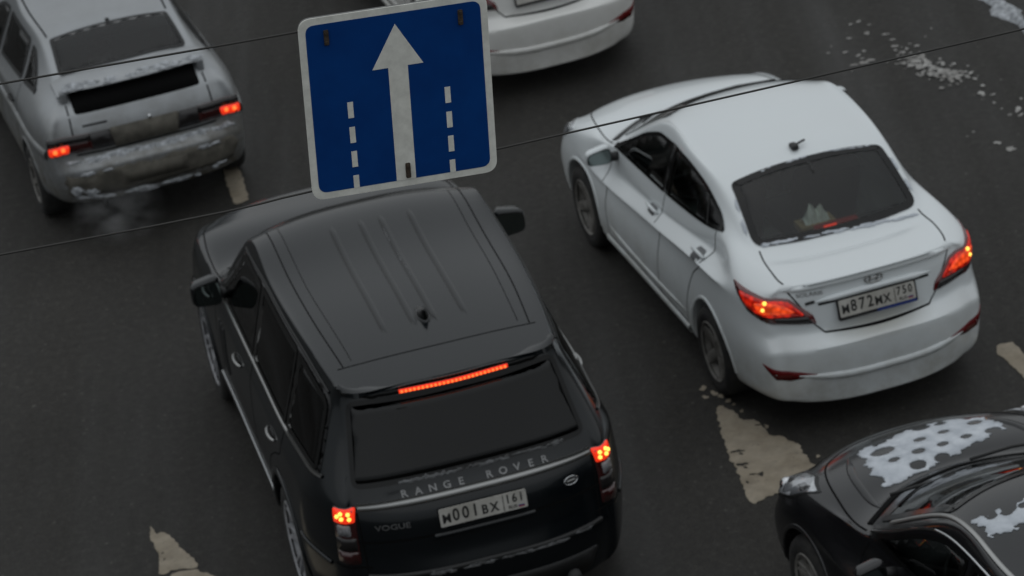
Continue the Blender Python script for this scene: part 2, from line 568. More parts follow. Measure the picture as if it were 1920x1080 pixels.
class Body:
    """closed car shell from half sections (rear to front), limit-fitted Catmull-Clark surface"""
    def __init__(self, st, rear, front, m=6, prear=2.6, pfront=2.4, lev=3, creases=()):
        NS, NL = len(st), len(st[0])
        C = NL - 1
        key, vs = {}, []
        def add(k, p):
            key[k] = len(vs)
            vs.append(Vector(p))
        for i in range(NS):
            for j in range(NL):
                x, y, z = st[i][j]
                if j == C:
                    add(('s', i, j, 1), (x, 0, z))
                    key[('s', i, j, -1)] = key[('s', i, j, 1)]
                else:
                    add(('s', i, j, 1), (x, y, z))
                    add(('s', i, j, -1), (x, -y, z))
        def caps(tagc, i, spec, p):
            top = st[i]
            ym = top[m][1]
            for r in range(0, m):
                xs, ys, zs = st[i][r]
                xc, dz = spec[r]
                for c in range(m + 1, NL):
                    fr = top[c][1] / ym
                    x = cap_x(xc, xs, fr, p)
                    z = zs + dz * (1 - fr ** 2)
                    if c == C:
                        add((tagc, r, c, 1), (x, 0, z)); key[(tagc, r, c, -1)] = key[(tagc, r, c, 1)]
                    else:
                        add((tagc, r, c, 1), (x, ys * fr, z)); add((tagc, r, c, -1), (x, -ys * fr, z))
            for s in (1, -1):
                for r in range(0, m + 1):
                    key[(tagc, r, m, s)] = key[('s', i, r, s)]
                for c in range(m, NL):
                    key[(tagc, m, c, s)] = key[('s', i, c, s)]
        caps('r', 0, rear, prear)
        caps('f', NS - 1, front, pfront)
        for i in range(NS):
            for c in range(m, NL):
                for s in (1, -1):
                    if c == m: key[('b', i, c, s)] = key[('s', i, 0, s)]
                    elif i == 0: key[('b', i, c, s)] = key[('r', 0, c, s)]
                    elif i == NS - 1: key[('b', i, c, s)] = key[('f', 0, c, s)]
                    elif c == C and s == -1: key[('b', i, c, s)] = key[('b', i, c, 1)]
                    elif s == 1 or c != C:
                        x, y, z = st[i][0]
                        fr = (C - c) / (C - m)
                        if c == C: add(('b', i, c, 1), (x, 0, z))
                        else: add(('b', i, c, s), (x, s * y * fr, z))
        # (keys for s=-1 at the centre resolved above)
        fs = []
        def quad(a, b, c, d, s):
            f = (key[a], key[b], key[c], key[d])
            fs.append(f if s == 1 else f[::-1])
        for s in (1, -1):
            for i in range(NS - 1):
                for j in range(NL - 1):
                    quad(('s', i, j, s), ('s', i, j + 1, s), ('s', i + 1, j + 1, s), ('s', i + 1, j, s), s)
                for c in range(m, NL - 1):
                    quad(('b', i, c, s), ('b', i + 1, c, s), ('b', i + 1, c + 1, s), ('b', i, c + 1, s), s)
            for r in range(m):
                for c in range(m, NL - 1):
                    quad(('r', r, c, s), ('r', r, c + 1, s), ('r', r + 1, c + 1, s), ('r', r + 1, c, s), s)
                    quad(('f', r, c, s), ('f', r + 1, c, s), ('f', r + 1, c + 1, s), ('f', r, c + 1, s), s)
        target = [v.copy() for v in vs]
        me = mesh('cage', vs, fs)
        if creases:
            em_ = {tuple(sorted(e.vertices)): e.index for e in me.edges}
            at = me.attributes.new('crease_edge', 'FLOAT', 'EDGE')
            for kind, a, rng, val in creases:
                for s in (1, -1):
                    for k in range(rng[0], rng[1]):
                        if kind == 'line': p, q = ('s', k, a, s), ('s', k + 1, a, s)
                        elif kind == 'ring': p, q = ('s', a, k, s), ('s', a, k + 1, s)
                        else: p, q = (kind, a, k, s), (kind, a, k + 1, s)
                        at.data[em_[tuple(sorted((key[p], key[q])))]].value = val
        o = bpy.data.objects.new('cage', me)
        COL.objects.link(o)
        md = o.modifiers.new('sub', 'SUBSURF')
        md.use_limit_surface = True
        md.levels = 1
        cur = [v.copy() for v in vs]
        for it in range(7):
            dg = bpy.context.evaluated_depsgraph_get()
            em = o.evaluated_get(dg).to_mesh()
            for k in range(len(vs)):
                cur[k] += (target[k] - em.vertices[k].co) * 0.85
            for k in range(len(vs)):
                me.vertices[k].co = cur[k]
            me.update()
        md.levels = lev
        dg = bpy.context.evaluated_depsgraph_get()
        dense = bpy.data.meshes.new_from_object(o.evaluated_get(dg))
        bpy.data.objects.remove(o)
        bm = bmesh.new()
        bm.from_mesh(dense)
        bmesh.ops.recalc_face_normals(bm, faces=bm.faces)
        bm.to_mesh(dense)
        self.bvh = BVHTree.FromBMesh(bm)
        bm.free()
        self.dense = dense
        self.holes = []

    # ---- projection of 2D outlines onto the shell
    def frame(self, proj):
        """returns (origin fn(u,v), direction). proj: side+/side-/rear/front/top or ('az', deg)"""
        if proj == 'side': return (lambda u, v: Vector((u, 3, v))), Vector((0, -1, 0))
        if proj == 'sideR': return (lambda u, v: Vector((u, -3, v))), Vector((0, 1, 0))
        if proj == 'rear': return (lambda u, v: Vector((-3, u, v))), Vector((1, 0, 0))
        if proj == 'front': return (lambda u, v: Vector((9, u, v))), Vector((-1, 0, 0))
        if proj == 'top': return (lambda u, v: Vector((u, v, 5))), Vector((0, 0, -1))
        if proj[0] == 'az':       # looking direction turned towards the left rear (+) or left front
            a = R(proj[1])
            d = Vector((math.cos(a), -math.sin(a), 0))       # az=0 is 'rear'
            e = Vector((math.sin(a), math.cos(a), 0))        # u axis
            base = Vector(proj[2]) if len(proj) > 2 else Vector((0, 0, 0))
            return (lambda u, v: base - d * 6 + e * u + Vector((0, 0, v))), d
    def hit(self, proj, u, v):
        of, d = self.frame(proj)
        o = of(u, v)
        h = self.bvh.ray_cast(o, d)
        if h[0] is None:
            # slide towards the shell: nearest point to the line
            best = None
            for k in range(40):
                q = o + d * (1.0 + k * 0.2)
                r = self.bvh.find_nearest(q)
                if best is None or r[3] < best[3]:
                    best = r
            return best[0], best[1]
        return h[0], h[1]
    def surf(self, proj, pts, off, nrm=None):
        return [(lambda h: h[0] + h[1] * off)(self.hit(proj, p[0], p[1])) for p in pts]
    def patch(self, proj, poly, off=0.003, thick=0.004, res=0.05, mirror=False, holes=(), dome=0.0):
        ov, of = tri2d(poly, res, holes)
        d = self.frame(proj)[1]
        hs = [self.hit(proj, p.x, p.y) for p in ov]
        vs = [h[0] + h[1] * off for h in hs]
        if dome:
            for k, p in enumerate(ov):
                dist = min((p - q).length for q in poly)
                vs[k] += hs[k][1] * dome * (1 - math.exp(-dist / (dome * 1.5)))
        fs = []
        for f in of:
            a, b, c = (vs[i] for i in f[:3])
            nn = (b - a).cross(c - a)
            fs.append(tuple(f) if nn.dot(d) < 0 else tuple(f)[::-1])
        # skirt
        if thick:
            cnt = {}
            for f in fs:
                for i in range(len(f)):
                    e = (f[i], f[(i + 1) % len(f)])
                    cnt[e] = 1
            low = {}
            for (a, b) in [e for e in cnt if (e[1], e[0]) not in cnt]:
                for k in (a, b):
                    if k not in low:
                        low[k] = len(vs)
                        vs.append(vs[k] - hs[k][1] * thick)
                fs.append((b, a, low[a], low[b]))
        if mirror:
            vs = [Vector((v.x, -v.y, v.z)) for v in vs]
            fs = [f[::-1] for f in fs]
        return vs, fs
    def ribbon(self, proj, line, width, off=0.002, height=0.0, closed=False, mirror=False, shift=0.0, taper=0.0):
        """strip along a 2D line lying on the shell; height raises its middle"""
        N = len(line)
        prof = [(-0.5, 0)] + ([(-0.38, 0.75), (0, 1), (0.38, 0.75)] if height else []) + [(0.5, 0)]
        vs, fs = [], []
        for i, p in enumerate(line):
            if closed: t = line[(i + 1) % N] - line[i - 1]
            else: t = line[min(i + 1, N - 1)] - line[max(i - 1, 0)]
            t = t.normalized() if t.length > 1e-9 else Vector((1, 0))
            nn = Vector((-t.y, t.x))
            w = width(i / (N - 1)) if callable(width) else width
            tp = 1.0
            if taper:
                e_ = min(i, N - 1 - i) / (N - 1)
                tp = min(1.0, max(0.02, e_ / taper)) ** .7
                w *= tp
            for a, hgt in prof:
                q = p + nn * (a * w + shift)
                h = self.hit(proj, q.x, q.y)
                vs.append(h[0] + h[1] * (off * tp + hgt * height * tp))
        m = len(prof)
        d = self.frame(proj)[1]
        for i in range(N if closed else N - 1):
            j = (i + 1) % N
            for k in range(m - 1):
                f = (i * m + k, i * m + k + 1, j * m + k + 1, j * m + k)
                a, b, c = vs[f[0]], vs[f[1]], vs[f[2]]
                fs.append(f if (b - a).cross(c - a).dot(d) < 0 else f[::-1])
        if mirror:
            vs = [Vector((v.x, -v.y, v.z)) for v in vs]
            fs = [f[::-1] for f in fs]
        return vs, fs
    def hole(self, proj, poly):
        self.holes.append((proj, poly))
    def shell(self, wheels, paint, thick=0.02, panels=()):
        """final body mesh: wheel wells cut, window openings removed, inner skin added"""
        o = bpy.data.objects.new('tmp', self.dense)
        COL.objects.link(o)
        self.dense.materials.clear()
        for k in (paint, 'well', 'inner'):
            self.dense.materials.append(MT[k])
        cutters = []
        for (x, z, r, y0) in wheels:
            for s in (1, -1):
                bm = bmesh.new()
                bmesh.ops.create_cone(bm, cap_ends=True, segments=44, radius1=r, radius2=r, depth=0.9)
                bmesh.ops.rotate(bm, cent=(0, 0, 0), matrix=Matrix.Rotation(R(90), 3, 'X'), verts=bm.verts)
                bmesh.ops.translate(bm, vec=(x, s * (y0 + 0.45), z), verts=bm.verts)
                for f in bm.faces: f.material_index = 0
                cm = bpy.data.meshes.new('cut')
                bm.to_mesh(cm); bm.free()
                cm.materials.append(MT['well'])
                c = bpy.data.objects.new('cut', cm)
                COL.objects.link(c)
                cutters.append(c)
                md = o.modifiers.new('b', 'BOOLEAN')
                md.operation = 'DIFFERENCE'
                md.object = c
                md.solver = 'EXACT'
                md.material_mode = 'TRANSFER'
        dg = bpy.context.evaluated_depsgraph_get()
        me = bpy.data.meshes.new_from_object(o.evaluated_get(dg))
        o.modifiers.clear()
        for c in cutters: bpy.data.objects.remove(c)
        bm = bmesh.new()
        bm.from_mesh(me)
        # finer faces along the opening edges so that the cut stays under the surround
        def uvof(p, c):
            if p in ('side', 'sideR'): return (c.x, c.z)
            if p in ('rear', 'front'): return (c.y, c.z)
            return (c.x, c.y)
        for rep in range(2):
            lim = 0.055 if rep == 0 else 0.022
            near = set()
            bm.faces.ensure_lookup_table()
            cen = np.array([f.calc_center_median()[:] for f in bm.faces])
            nor = np.array([f.normal[:] for f in bm.faces])
            for p, q in self.holes:
                d = np.array(self.frame(p)[1][:])
                ax = (0, 2) if p in ('side', 'sideR') else ((1, 2) if p in ('rear', 'front') else (0, 1))
                uv = cen[:, ax]
                qa = np.array([a[:] for a in q])
                ok = (nor @ d < -0.05) & np.all(uv > qa.min(0) - .08, 1) & np.all(uv < qa.max(0) + .08, 1)
                idx = np.nonzero(ok)[0]
                if len(idx) == 0: continue
                dd = ((uv[idx][:, None, :] - qa[None]) ** 2).sum(2).min(1)
                near |= {bm.faces[k] for k in idx[dd < lim ** 2]}
            es = {e for f in near for e in f.edges if e.calc_length() > .012}
            bmesh.ops.subdivide_edges(bm, edges=list(es), cuts=1, use_grid_fill=True)
        bm.normal_update()
        for f in bm.faces:      # underbody blackened to deepen the shade beneath the car
            if f.normal.z < -.45 and f.calc_center_median().z < .40:
                f.material_index = 1
        kill = set()
        bm.faces.ensure_lookup_table()
        cen = np.array([f.calc_center_median()[:] for f in bm.faces])
        nor = np.array([f.normal[:] for f in bm.faces])
        for p, q in self.holes:
            of, d = self.frame(p)
            ax = (0, 2) if p in ('side', 'sideR') else ((1, 2) if p in ('rear', 'front') else (0, 1))
            uv = cen[:, ax]
            qa = np.array([a[:] for a in q])
            ok = (nor @ np.array(d[:]) < -0.05) & np.all(uv > qa.min(0), 1) & np.all(uv < qa.max(0), 1)
            for k in np.nonzero(ok)[0]:
                u, v = float(uv[k, 0]), float(uv[k, 1])
                if inside((u, v), q):
                    h = self.bvh.ray_cast(of(u, v), d)
                    if h[0] is not None and (h[0] - Vector(cen[k])).length < 0.03:
                        kill.add(bm.faces[k])
        kill = list(kill)
        bmesh.ops.delete(bm, geom=kill, context='FACES')
        bm.to_mesh(me); bm.free()
        o.data = me
        md = o.modifiers.new('s', 'SOLIDIFY')
        md.thickness = thick
        md.offset = -1
        md.material_offset = 2
        md.material_offset_rim = 2
        dg = bpy.context.evaluated_depsgraph_get()
        fin = bpy.data.meshes.new_from_object(o.evaluated_get(dg))
        bpy.data.objects.remove(o)
        fin.polygons.foreach_set('use_smooth', [True] * len(fin.polygons))
        fin.set_sharp_from_angle(angle=R(38))
        fin.materials.clear()
        for k in (paint, 'well', 'inner'):
            fin.materials.append(MT[k])
        if not panels:
            return fin
        # pull doors and lids off as meshes of their own, keeping the shared shading normals
        nf = len(fin.polygons)
        cen = np.empty(nf * 3); fin.polygons.foreach_get('center', cen); cen = cen.reshape(-1, 3)
        nor = np.empty(nf * 3); fin.polygons.foreach_get('normal', nor); nor = nor.reshape(-1, 3)
        mi = np.empty(nf, dtype=np.int32); fin.polygons.foreach_get('material_index', mi)
        cnor = [tuple(c.vector) for c in fin.corner_normals]
        owner = np.full(nf, -1)
        for pi, (nm, regions) in enumerate(panels):
            for proj, poly, test in regions:
                q = [Vector(p) for p in poly]
                lo = (min(p.x for p in q), min(p.y for p in q)); hi = (max(p.x for p in q), max(p.y for p in q))
                ax = (0, 2) if proj in ('side', 'sideR') else ((1, 2) if proj in ('rear', 'front') else (0, 1))
                uv = cen[:, ax]
                ok = np.all(uv > lo, 1) & np.all(uv < hi, 1) & (owner < 0) & (mi != 1)
                for k in np.nonzero(ok)[0]:
                    if test(cen[k]) and inside(uv[k], q):
                        owner[k] = pi
        def sub(idx, nm):
            vm, vs, fs, nl, mt = {}, [], [], [], []
            for k in idx:
                p = fin.polygons[k]
                f = []
                for li in p.loop_indices:
                    v = fin.loops[li].vertex_index
                    if v not in vm:
                        vm[v] = len(vs); vs.append(tuple(fin.vertices[v].co))
                    f.append(vm[v]); nl.append(cnor[li])
                fs.append(f); mt.append(int(mi[k]))
            me = bpy.data.meshes.new(nm)
            me.from_pydata(vs, [], fs)
            me.polygons.foreach_set('use_smooth', [True] * len(fs))
            me.polygons.foreach_set('material_index', mt)
            me.update()
            me.normals_split_custom_set(nl)
            for k in (paint, 'well', 'inner'):
                me.materials.append(MT[k])
            return me
        out = [('body', sub(np.nonzero(owner < 0)[0], 'body'))]
        for pi, (nm, regions) in enumerate(panels):
            idx = np.nonzero(owner == pi)[0]
            if len(idx): out.append((nm, sub(idx, nm)))
        return out

class Car:
    def __init__(self, name, pose, label, cat='car', group='cars queueing on the road'):
        self.root = bpy.data.objects.new(name, None)
        self.root.empty_display_size = 0.5
        COL.objects.link(self.root)
        self.root.location = (pose[0], pose[1], 0)
        self.root.rotation_euler = (0, 0, pose[2] + math.pi / 2)
        tag(self.root, label, cat, group)
    def part(self, name, me_or_vf, m, parent=None, label=None, smooth=True):
        if isinstance(me_or_vf, tuple):
            me_or_vf = mesh(name, *me_or_vf, smooth=smooth)
        o = link(name, me_or_vf, m, parent or self.root)
        if label: o['label'] = label
        return o
    def both(self, B, name, proj, poly, m, label=None, parent=None, **kw):
        """the same conforming panel on the left and the right"""
        a = self.part(name, B.patch(proj, poly, **kw), m, parent, label)
        b = self.part(name, B.patch(proj, poly, mirror=True, **kw), m, parent, label)
        return a, b
    def both_rib(self, B, name, proj, line, m, parent=None, **kw):
        a = self.part(name, B.ribbon(proj, line, **kw), m, parent)
        b = self.part(name, B.ribbon(proj, line, mirror=True, **kw), m, parent)
        return a, b

def V2(*p):
    return [Vector(q) for q in p]

def polyline(pts, step=0.03):
    out = []
    for a, b in zip(pts, pts[1:]):
        a, b = Vector(a), Vector(b)
        k = max(1, int((b - a).length / step))
        out += [a.lerp(b, s / k) for s in range(k)]
    out.append(Vector(pts[-1]))
    return out

def circle_arc(c, r, a0, a1, n=40):
    return [Vector((c[0] + r * math.cos(R(a0 + (a1 - a0) * k / n)), c[1] + r * math.sin(R(a0 + (a1 - a0) * k / n)))) for k in range(n + 1)]

def window(car, B, name, proj, poly, glass, frit=0.035, mirror=None, off=0.003, hole_in=0.014, frame_mat='frit', label=None):
    """opening + pane + black surround. mirror True builds the right-hand one as well"""
    hp = inset(poly, hole_in)
    B.hole(proj, hp)
    if mirror:
        B.hole('sideR', hp)
    res = []
    for mm in ((False, True) if mirror else (False,)):
        g_ = car.part(name, B.patch(proj, poly, off=off, thick=0.004, res=0.06, mirror=mm), glass, label=label)
        ring = B.ribbon(proj, inset(poly, frit / 2 - 0.004), frit, off=off + 0.0025, closed=True, mirror=mm)
        car.part('window_surround', ring, frame_mat, parent=g_)
        res.append(g_)
    return res

# ---- text laid on a surface
def text_vf(s, size, xs=1.0, align='CENTER', bold=0.0, extrude=0.0):
    cu = bpy.data.curves.new('t', 'FONT')
    cu.body = s
    cu.size = size
    cu.align_x = align
    cu.align_y = 'CENTER'
    cu.offset = bold
    cu.resolution_u = 3
    o = bpy.data.objects.new('t', cu)
    COL.objects.link(o)
    dg = bpy.context.evaluated_depsgraph_get()
    me = bpy.data.meshes.new_from_object(o.evaluated_get(dg))
    vs = [Vector((v.co.x * xs, v.co.y)) for v in me.vertices]
    fs = [tuple(p.vertices) for p in me.polygons]
    bpy.data.objects.remove(o)
    bpy.data.meshes.remove(me)
    return vs, fs

def flat_to(vs, fs, org, ux, uy, off, thick=0.0):
    """place flat 2D geometry on a plane; optional thickness"""
    n = ux.cross(uy).normalized()
    out = [org + ux * v[0] + uy * v[1] + n * off for v in vs]
    faces = list(fs)
    if thick:
        k0 = len(out)
        out += [p - n * thick for p in out]
        cnt = set()
        for f in fs:
            for i in range(len(f)):
                cnt.add((f[i], f[(i + 1) % len(f)]))
        for a, b in [e for e in cnt if (e[1], e[0]) not in cnt]:
            faces.append((b, a, a + k0, b + k0))
    return out, faces

def number_plate(car, org, ux, uy, main, region, w=0.52, h=0.112, frame=None, extra=None):
    """plate face with border, digits, region box. ux runs left to right as read"""
    n = ux.cross(uy).normalized()
    def quadpoly(x0, x1, y0, y1, r=0.008):
        p = rounded([(x0, y0), (x1, y0), (x1, y1), (x0, y1)], r, 1.0, 3)
        return p
    def slab(name, poly, off, thick, m, parent):
        vs, fs = tri2d(poly, 1.0)
        return car.part(name, flat_to(vs, fs, org, ux, uy, off, thick), m, parent, smooth=False)
    pl = slab('number_plate', quadpoly(-w / 2, w / 2, -h / 2, h / 2), 0.006, 0.006, 'plate', None)
    if frame:
        outer = quadpoly(-w / 2 - 0.012, w / 2 + 0.012, -h / 2 - 0.022, h / 2 + 0.010, 0.012)
        slab('plate_frame', outer, 0.002, 0.014, frame, pl)
    def put(name, s, size, x, y, xs, bold, m='ink'):
        vs, fs = text_vf(s, size, xs, bold=bold)
        vs = [v + Vector((x, y)) for v in vs]
        return car.part(name, flat_to(vs, fs, org, ux, uy, 0.0075), m, pl, smooth=False)
    # letters are smaller than digits, sharing the base line
    x = -w / 2 + 0.040
    dx = {'1': 0.046}
    for ch in main:
        if ch.isdigit():
            put('plate_digit', ch, 0.106, x, 0.001, 0.80, 0.0022)
            x += 0.057
        else:
            put('plate_letter', ch, 0.080, x, -0.010, 0.86, 0.0022)
            x += 0.057
    if not region:
        return pl
    # divider and region
    dv = [Vector(p) for p in ((w / 2 - 0.142, -h / 2 + 0.006), (w / 2 - 0.138, -h / 2 + 0.006), (w / 2 - 0.138, h / 2 - 0.006), (w / 2 - 0.142, h / 2 - 0.006))]
    slab('plate_divider', dv, 0.0075, 0.001, 'ink', pl)
    xr = w / 2 - 0.112
    for ch in region:
        put('plate_digit', ch, 0.076, xr, 0.016, 0.80, 0.0016)
        xr += 0.040
    put('plate_letter', 'RUS', 0.030, w / 2 - 0.088, -0.036, 1.0, 0.0006)
    fl = [Vector(p) for p in ((w / 2 - 0.055, -0.046), (w / 2 - 0.018, -0.046), (w / 2 - 0.018, -0.039), (w / 2 - 0.055, -0.039))]
    slab('flag_stripe', fl, 0.0075, 0.001, 'red_ink', pl)
    fl = [Vector((p.x, p.y + 0.007)) for p in fl]
    slab('flag_stripe', fl, 0.0075, 0.001, 'blue_ink', pl)
    return pl

# ---- wheels
WHEELS = {}
def wheel_meshes(key, rad, rimr, width, spokes, twin, style):
    if key in WHEELS: return WHEELS[key]
    hw = width / 2
    prof = [(rimr - 0.01, -hw + 0.02), (rimr, -hw + 0.005), (rimr + 0.02, -hw), (rad - 0.06, -hw - 0.006), (rad - 0.02, -hw + 0.005), (rad - 0.004, -hw + 0.03),
            (rad, 0), (rad - 0.004, hw - 0.03), (rad - 0.02, hw - 0.005), (rad - 0.06, hw + 0.006), (rimr + 0.02, hw), (rimr, hw - 0.005), (rimr - 0.01, hw - 0.02)]
    ty = mesh('tyre', *lathe(prof, 48))
    bm = bmesh.new()
    # barrel and lip
    pv, pf = lathe([(rimr - 0.012, -hw + 0.02), (rimr - 0.03, 0.0), (rimr - 0.035, hw - 0.05), (rimr - 0.008, hw - 0.022), (rimr + 0.006, hw - 0.004), (rimr - 0.002, hw + 0.002), (rimr - 0.016, hw - 0.010)], 48)
    bv = [bm.verts.new(v) for v in pv]
    for f in pf: bm.faces.new([bv[i] for i in f])
    # hub disc
    hv, hf = lathe([(0.0, hw - 0.035), (0.03, hw - 0.035), (0.062, hw - 0.040), (0.070, hw - 0.075)], 24)
    bv = [bm.verts.new(v) for v in hv]
    for f in hf: bm.faces.new([bv[i] for i in f])
    n = spokes
    for k in range(n):
        for s in ((-1, 1) if twin else (0,)):
            a = 2 * math.pi * k / n
            w0, w1 = (0.016, 0.014) if twin else style
            pts = []
            spread = (0.15 if twin else 0.0) * s
            for r, yy, w, t in ((0.045, hw - 0.045, w0, 0.022), (rimr * 0.55, hw - 0.038, (w0 + w1) / 2, 0.022), (rimr - 0.014, hw - 0.020, w1, 0.026)):
                aa = a + spread * (r / rimr) + (0.10 * s if twin else 0)* (1 - r / rimr)
                c = Vector((r * math.cos(aa), yy, r * math.sin(aa)))
                tn = Vector((-math.sin(aa), 0, math.cos(aa)))
                pts.append([c - tn * w, c - tn * w * 0.7 + Vector((0, 0.010, 0)), c + tn * w * 0.7 + Vector((0, 0.010, 0)), c + tn * w, c + tn * w - Vector((0, t, 0)), c - tn * w - Vector((0, t, 0))])
            rows = [[bm.verts.new(p) for p in row] for row in pts]
            for r0, r1 in zip(rows, rows[1:]):
                for i in range(6):
                    bm.faces.new((r0[i], r0[(i + 1) % 6], r1[(i + 1) % 6], r1[i]))
    rim = bm_mesh('rim', bm, True, 40)
    bm = bmesh.new()
    bmesh.ops.create_cone(bm, cap_ends=True, segments=32, radius1=rimr * 0.86, radius2=rimr * 0.86, depth=0.02)
    bmesh.ops.rotate(bm, cent=(0, 0, 0), matrix=Matrix.Rotation(R(90), 3, 'X'), verts=bm.verts)
    bmesh.ops.translate(bm, vec=(0, -0.02, 0), verts=bm.verts)
    disc = bm_mesh('brake_disc', bm, False)
    WHEELS[key] = (ty, rim, disc)
    return WHEELS[key]

def add_wheels(car, key, spots, rimmat, steer=0.0):
    ty, rim, disc = WHEELS[key]
    for (x, y, z, s, front) in spots:
        w = bpy.data.objects.new('wheel', None)
        COL.objects.link(w)
        w.parent = car.root
        w.location = (x, y * s, z)
        w.rotation_euler = (0, random.uniform(0, 6), (0 if s > 0 else math.pi) + (steer if front else 0))
        link('tyre', ty, 'tyre', w)
        link('rim', rim, rimmat, w)
        link('brake_disc', disc, 'well', w)

# ---- cabin
def seat(car, x, y, z, w=0.5, back=24, hr=True):
    cush = car.part('seat_cushion', box_me('seat', (x + 0.1, y, z), (0.52, w, 0.16), 0.05), 'seat')
    rot = Matrix.Rotation(R(-back), 3, 'Y')
    b = bmesh.new()
    box_bm(b, (0, 0, 0.28), (0.13, w * 0.96, 0.56), 0.05)
    bmesh.ops.rotate(b, cent=(0, 0, 0), matrix=rot, verts=b.verts)
    bmesh.ops.translate(b, vec=(x - 0.14, y, z + 0.04), verts=b.verts)
    bk = car.part('seat_backrest', bm_mesh('seat_back', b, True, 40), 'seat')
    if hr:
        b = bmesh.new()
        box_bm(b, (0, 0, 0.70), (0.10, min(w, 0.5) * 0.55, 0.18), 0.04)
        bmesh.ops.rotate(b, cent=(0, 0, 0), matrix=rot, verts=b.verts)
        bmesh.ops.translate(b, vec=(x - 0.14, y, z + 0.04), verts=b.verts)
        car.part('headrest', bm_mesh('headrest', b, True, 40), 'seat', bk)

def cabin(car, xf, xr, yw, zf, zs, dash_x, dash_z):
    """front seats at xf, rear bench at xr, dashboard and steering wheel"""
    for s in (1, -1):
        seat(car, xf, s * yw * 0.52, zs)
    seat(car, xr, 0, zs, yw * 1.75, 26, False)
    car.part('dashboard', box_me('dash', (dash_x, 0, dash_z - 0.13), (0.42, yw * 2.0, 0.24), 0.07, seg=3), 'inner')
    c = Vector((dash_x - 0.36, yw * 0.52, dash_z - 0.06))
    ux, uy = Vector((0, 1, 0)), Vector((0.42, 0, 0.9)).normalized()
    ring = [c + ux * 0.18 * math.cos(t * math.pi / 12) + uy * 0.18 * math.sin(t * math.pi / 12) for t in range(24)]
    sw = car.part('steering_wheel', tube(ring, 0.015, 8, closed=True), 'trim')
    car.part('spoke', tube([c - ux * 0.17, c, c + ux * 0.17], 0.016, 6), 'trim', sw)
    car.part('steering_column', tube([c, c + Vector((0.3, 0, -0.12))], 0.03, 8), 'inner', sw)

def mirror_pair(car, x, y0, y1, z, h, m_shell, m_glass='mirror', depth=0.16, drop=0.0, label=None):
    """door mirrors: rounded housing, glass facing rearwards, foot joining the door"""
    for s in (1, -1):
        bm = bmesh.new()
        yc, w = (y0 + y1) / 2, (y1 - y0)
        vs = box_bm(bm, (0, 0, 0), (depth, w, h), 0.045, seg=4)
        for v in bm.verts:
            # taper to the front and to the outer lower corner
            t = (v.co.x + depth / 2) / depth
            k = 1 - 0.35 * t * t
            v.co.y *= k
            v.co.z *= k
            o_ = (v.co.y / (w / 2) + 1) / 2
            v.co.z *= (1 - 0.22 * o_)
            v.co.z += 0.02 * (1 - o_)
        bmesh.ops.translate(bm, vec=(x + depth / 2, yc, z), verts=bm.verts)
        for v in bm.verts: v.co.y *= s
        me = bm_mesh('mirror_housing', bm, True, 60)
        hs = car.part('door_mirror', me, m_shell, label=label)
        poly = rounded([(-w / 2 + 0.012, -h / 2 + 0.012), (w / 2 - 0.012, -h / 2 + 0.030), (w / 2 - 0.016, h / 2 - 0.032), (-w / 2 + 0.012, h / 2 - 0.008)], 0.045, 0.05)
        tv, tf = tri2d(poly, 0.2)
        pv = [Vector((x - 0.004, s * (yc + p.x), z + p.y)) for p in tv]
        f2 = [f if s < 0 else f[::-1] for f in tf]
        car.part('mirror_rim', ([Vector((x - 0.002, s * (yc + p.x * 1.09), z + p.y * 1.12)) for p in tv], f2), 'trim', hs, smooth=False)
        car.part('mirror_glass', ([p + Vector((-0.003, 0, 0)) for p in pv], f2), m_glass, hs, smooth=False)
        car.part('mirror_foot', tube([(x + depth * 0.5, s * (y0 - 0.10), z - h * 0.35 - drop), (x + depth * 0.5, s * (y0 + 0.03), z - h * 0.2)], 0.035, 8), 'trim', hs)

def handle(car, B, x, z, length, m_bar, lift=0.035, z2=None, doors=None, rad=0.013, rec_mat='trim'):
    """pull handle: bowed bar standing off the door, recess behind it"""
    z2 = z if z2 is None else z2
    for mm in (False, True):
        par = doors[1 if mm else 0] if doors else None
        rec = B.patch('side', rounded([(x - length * 0.32, z - 0.030), (x + length * 0.32, z2 - 0.030), (x + length * 0.30, z2 + 0.026), (x - length * 0.30, z + 0.026)], 0.03, 0.03), off=0.0025, thick=0.003, res=0.05, mirror=mm)
        car.part('handle_recess', rec, rec_mat, par)
        pts = []
        for k in range(9):
            t = k / 8
            q = B.hit('side', x + (t - 0.5) * length, z + (z2 - z) * t)
            pts.append(q[0] + q[1] * (0.006 + lift * math.sin(math.pi * t) ** 0.6))
        if mm: pts = [Vector((p.x, -p.y, p.z)) for p in pts]
        car.part('door_handle', tube(pts, [rad * k for k in (.8, .95, 1, 1, 1, 1, 1, .95, .8)], 8), m_bar, par)

def left(c): return c[1] > 0.3
def right(c): return c[1] < -0.3
def door_panels(front, rear):
    """panel list for four doors from the two left-hand outlines"""
    out = []
    for poly in (front, rear):
        out.append(('door', [('side', poly, left)]))
        out.append(('door', [('side', poly, right)]))
    return out
def add_shell(car, parts):
    objs = []
    for nm, me in parts:
        o = link(nm, me, None, car.root)
        objs.append(o)
    return objs

def gap(car, B, proj, pts, both=True, w=0.009, smooth=True, step=0.03):
    line = catmull(pts, False, step) if smooth else polyline(pts, step)
    if both:
        car.both_rib(B, 'panel_gap', proj, line, 'gap', width=w, off=0.0012)
    else:
        car.part('panel_gap', B.ribbon(proj, line, w, off=0.0012), 'gap')

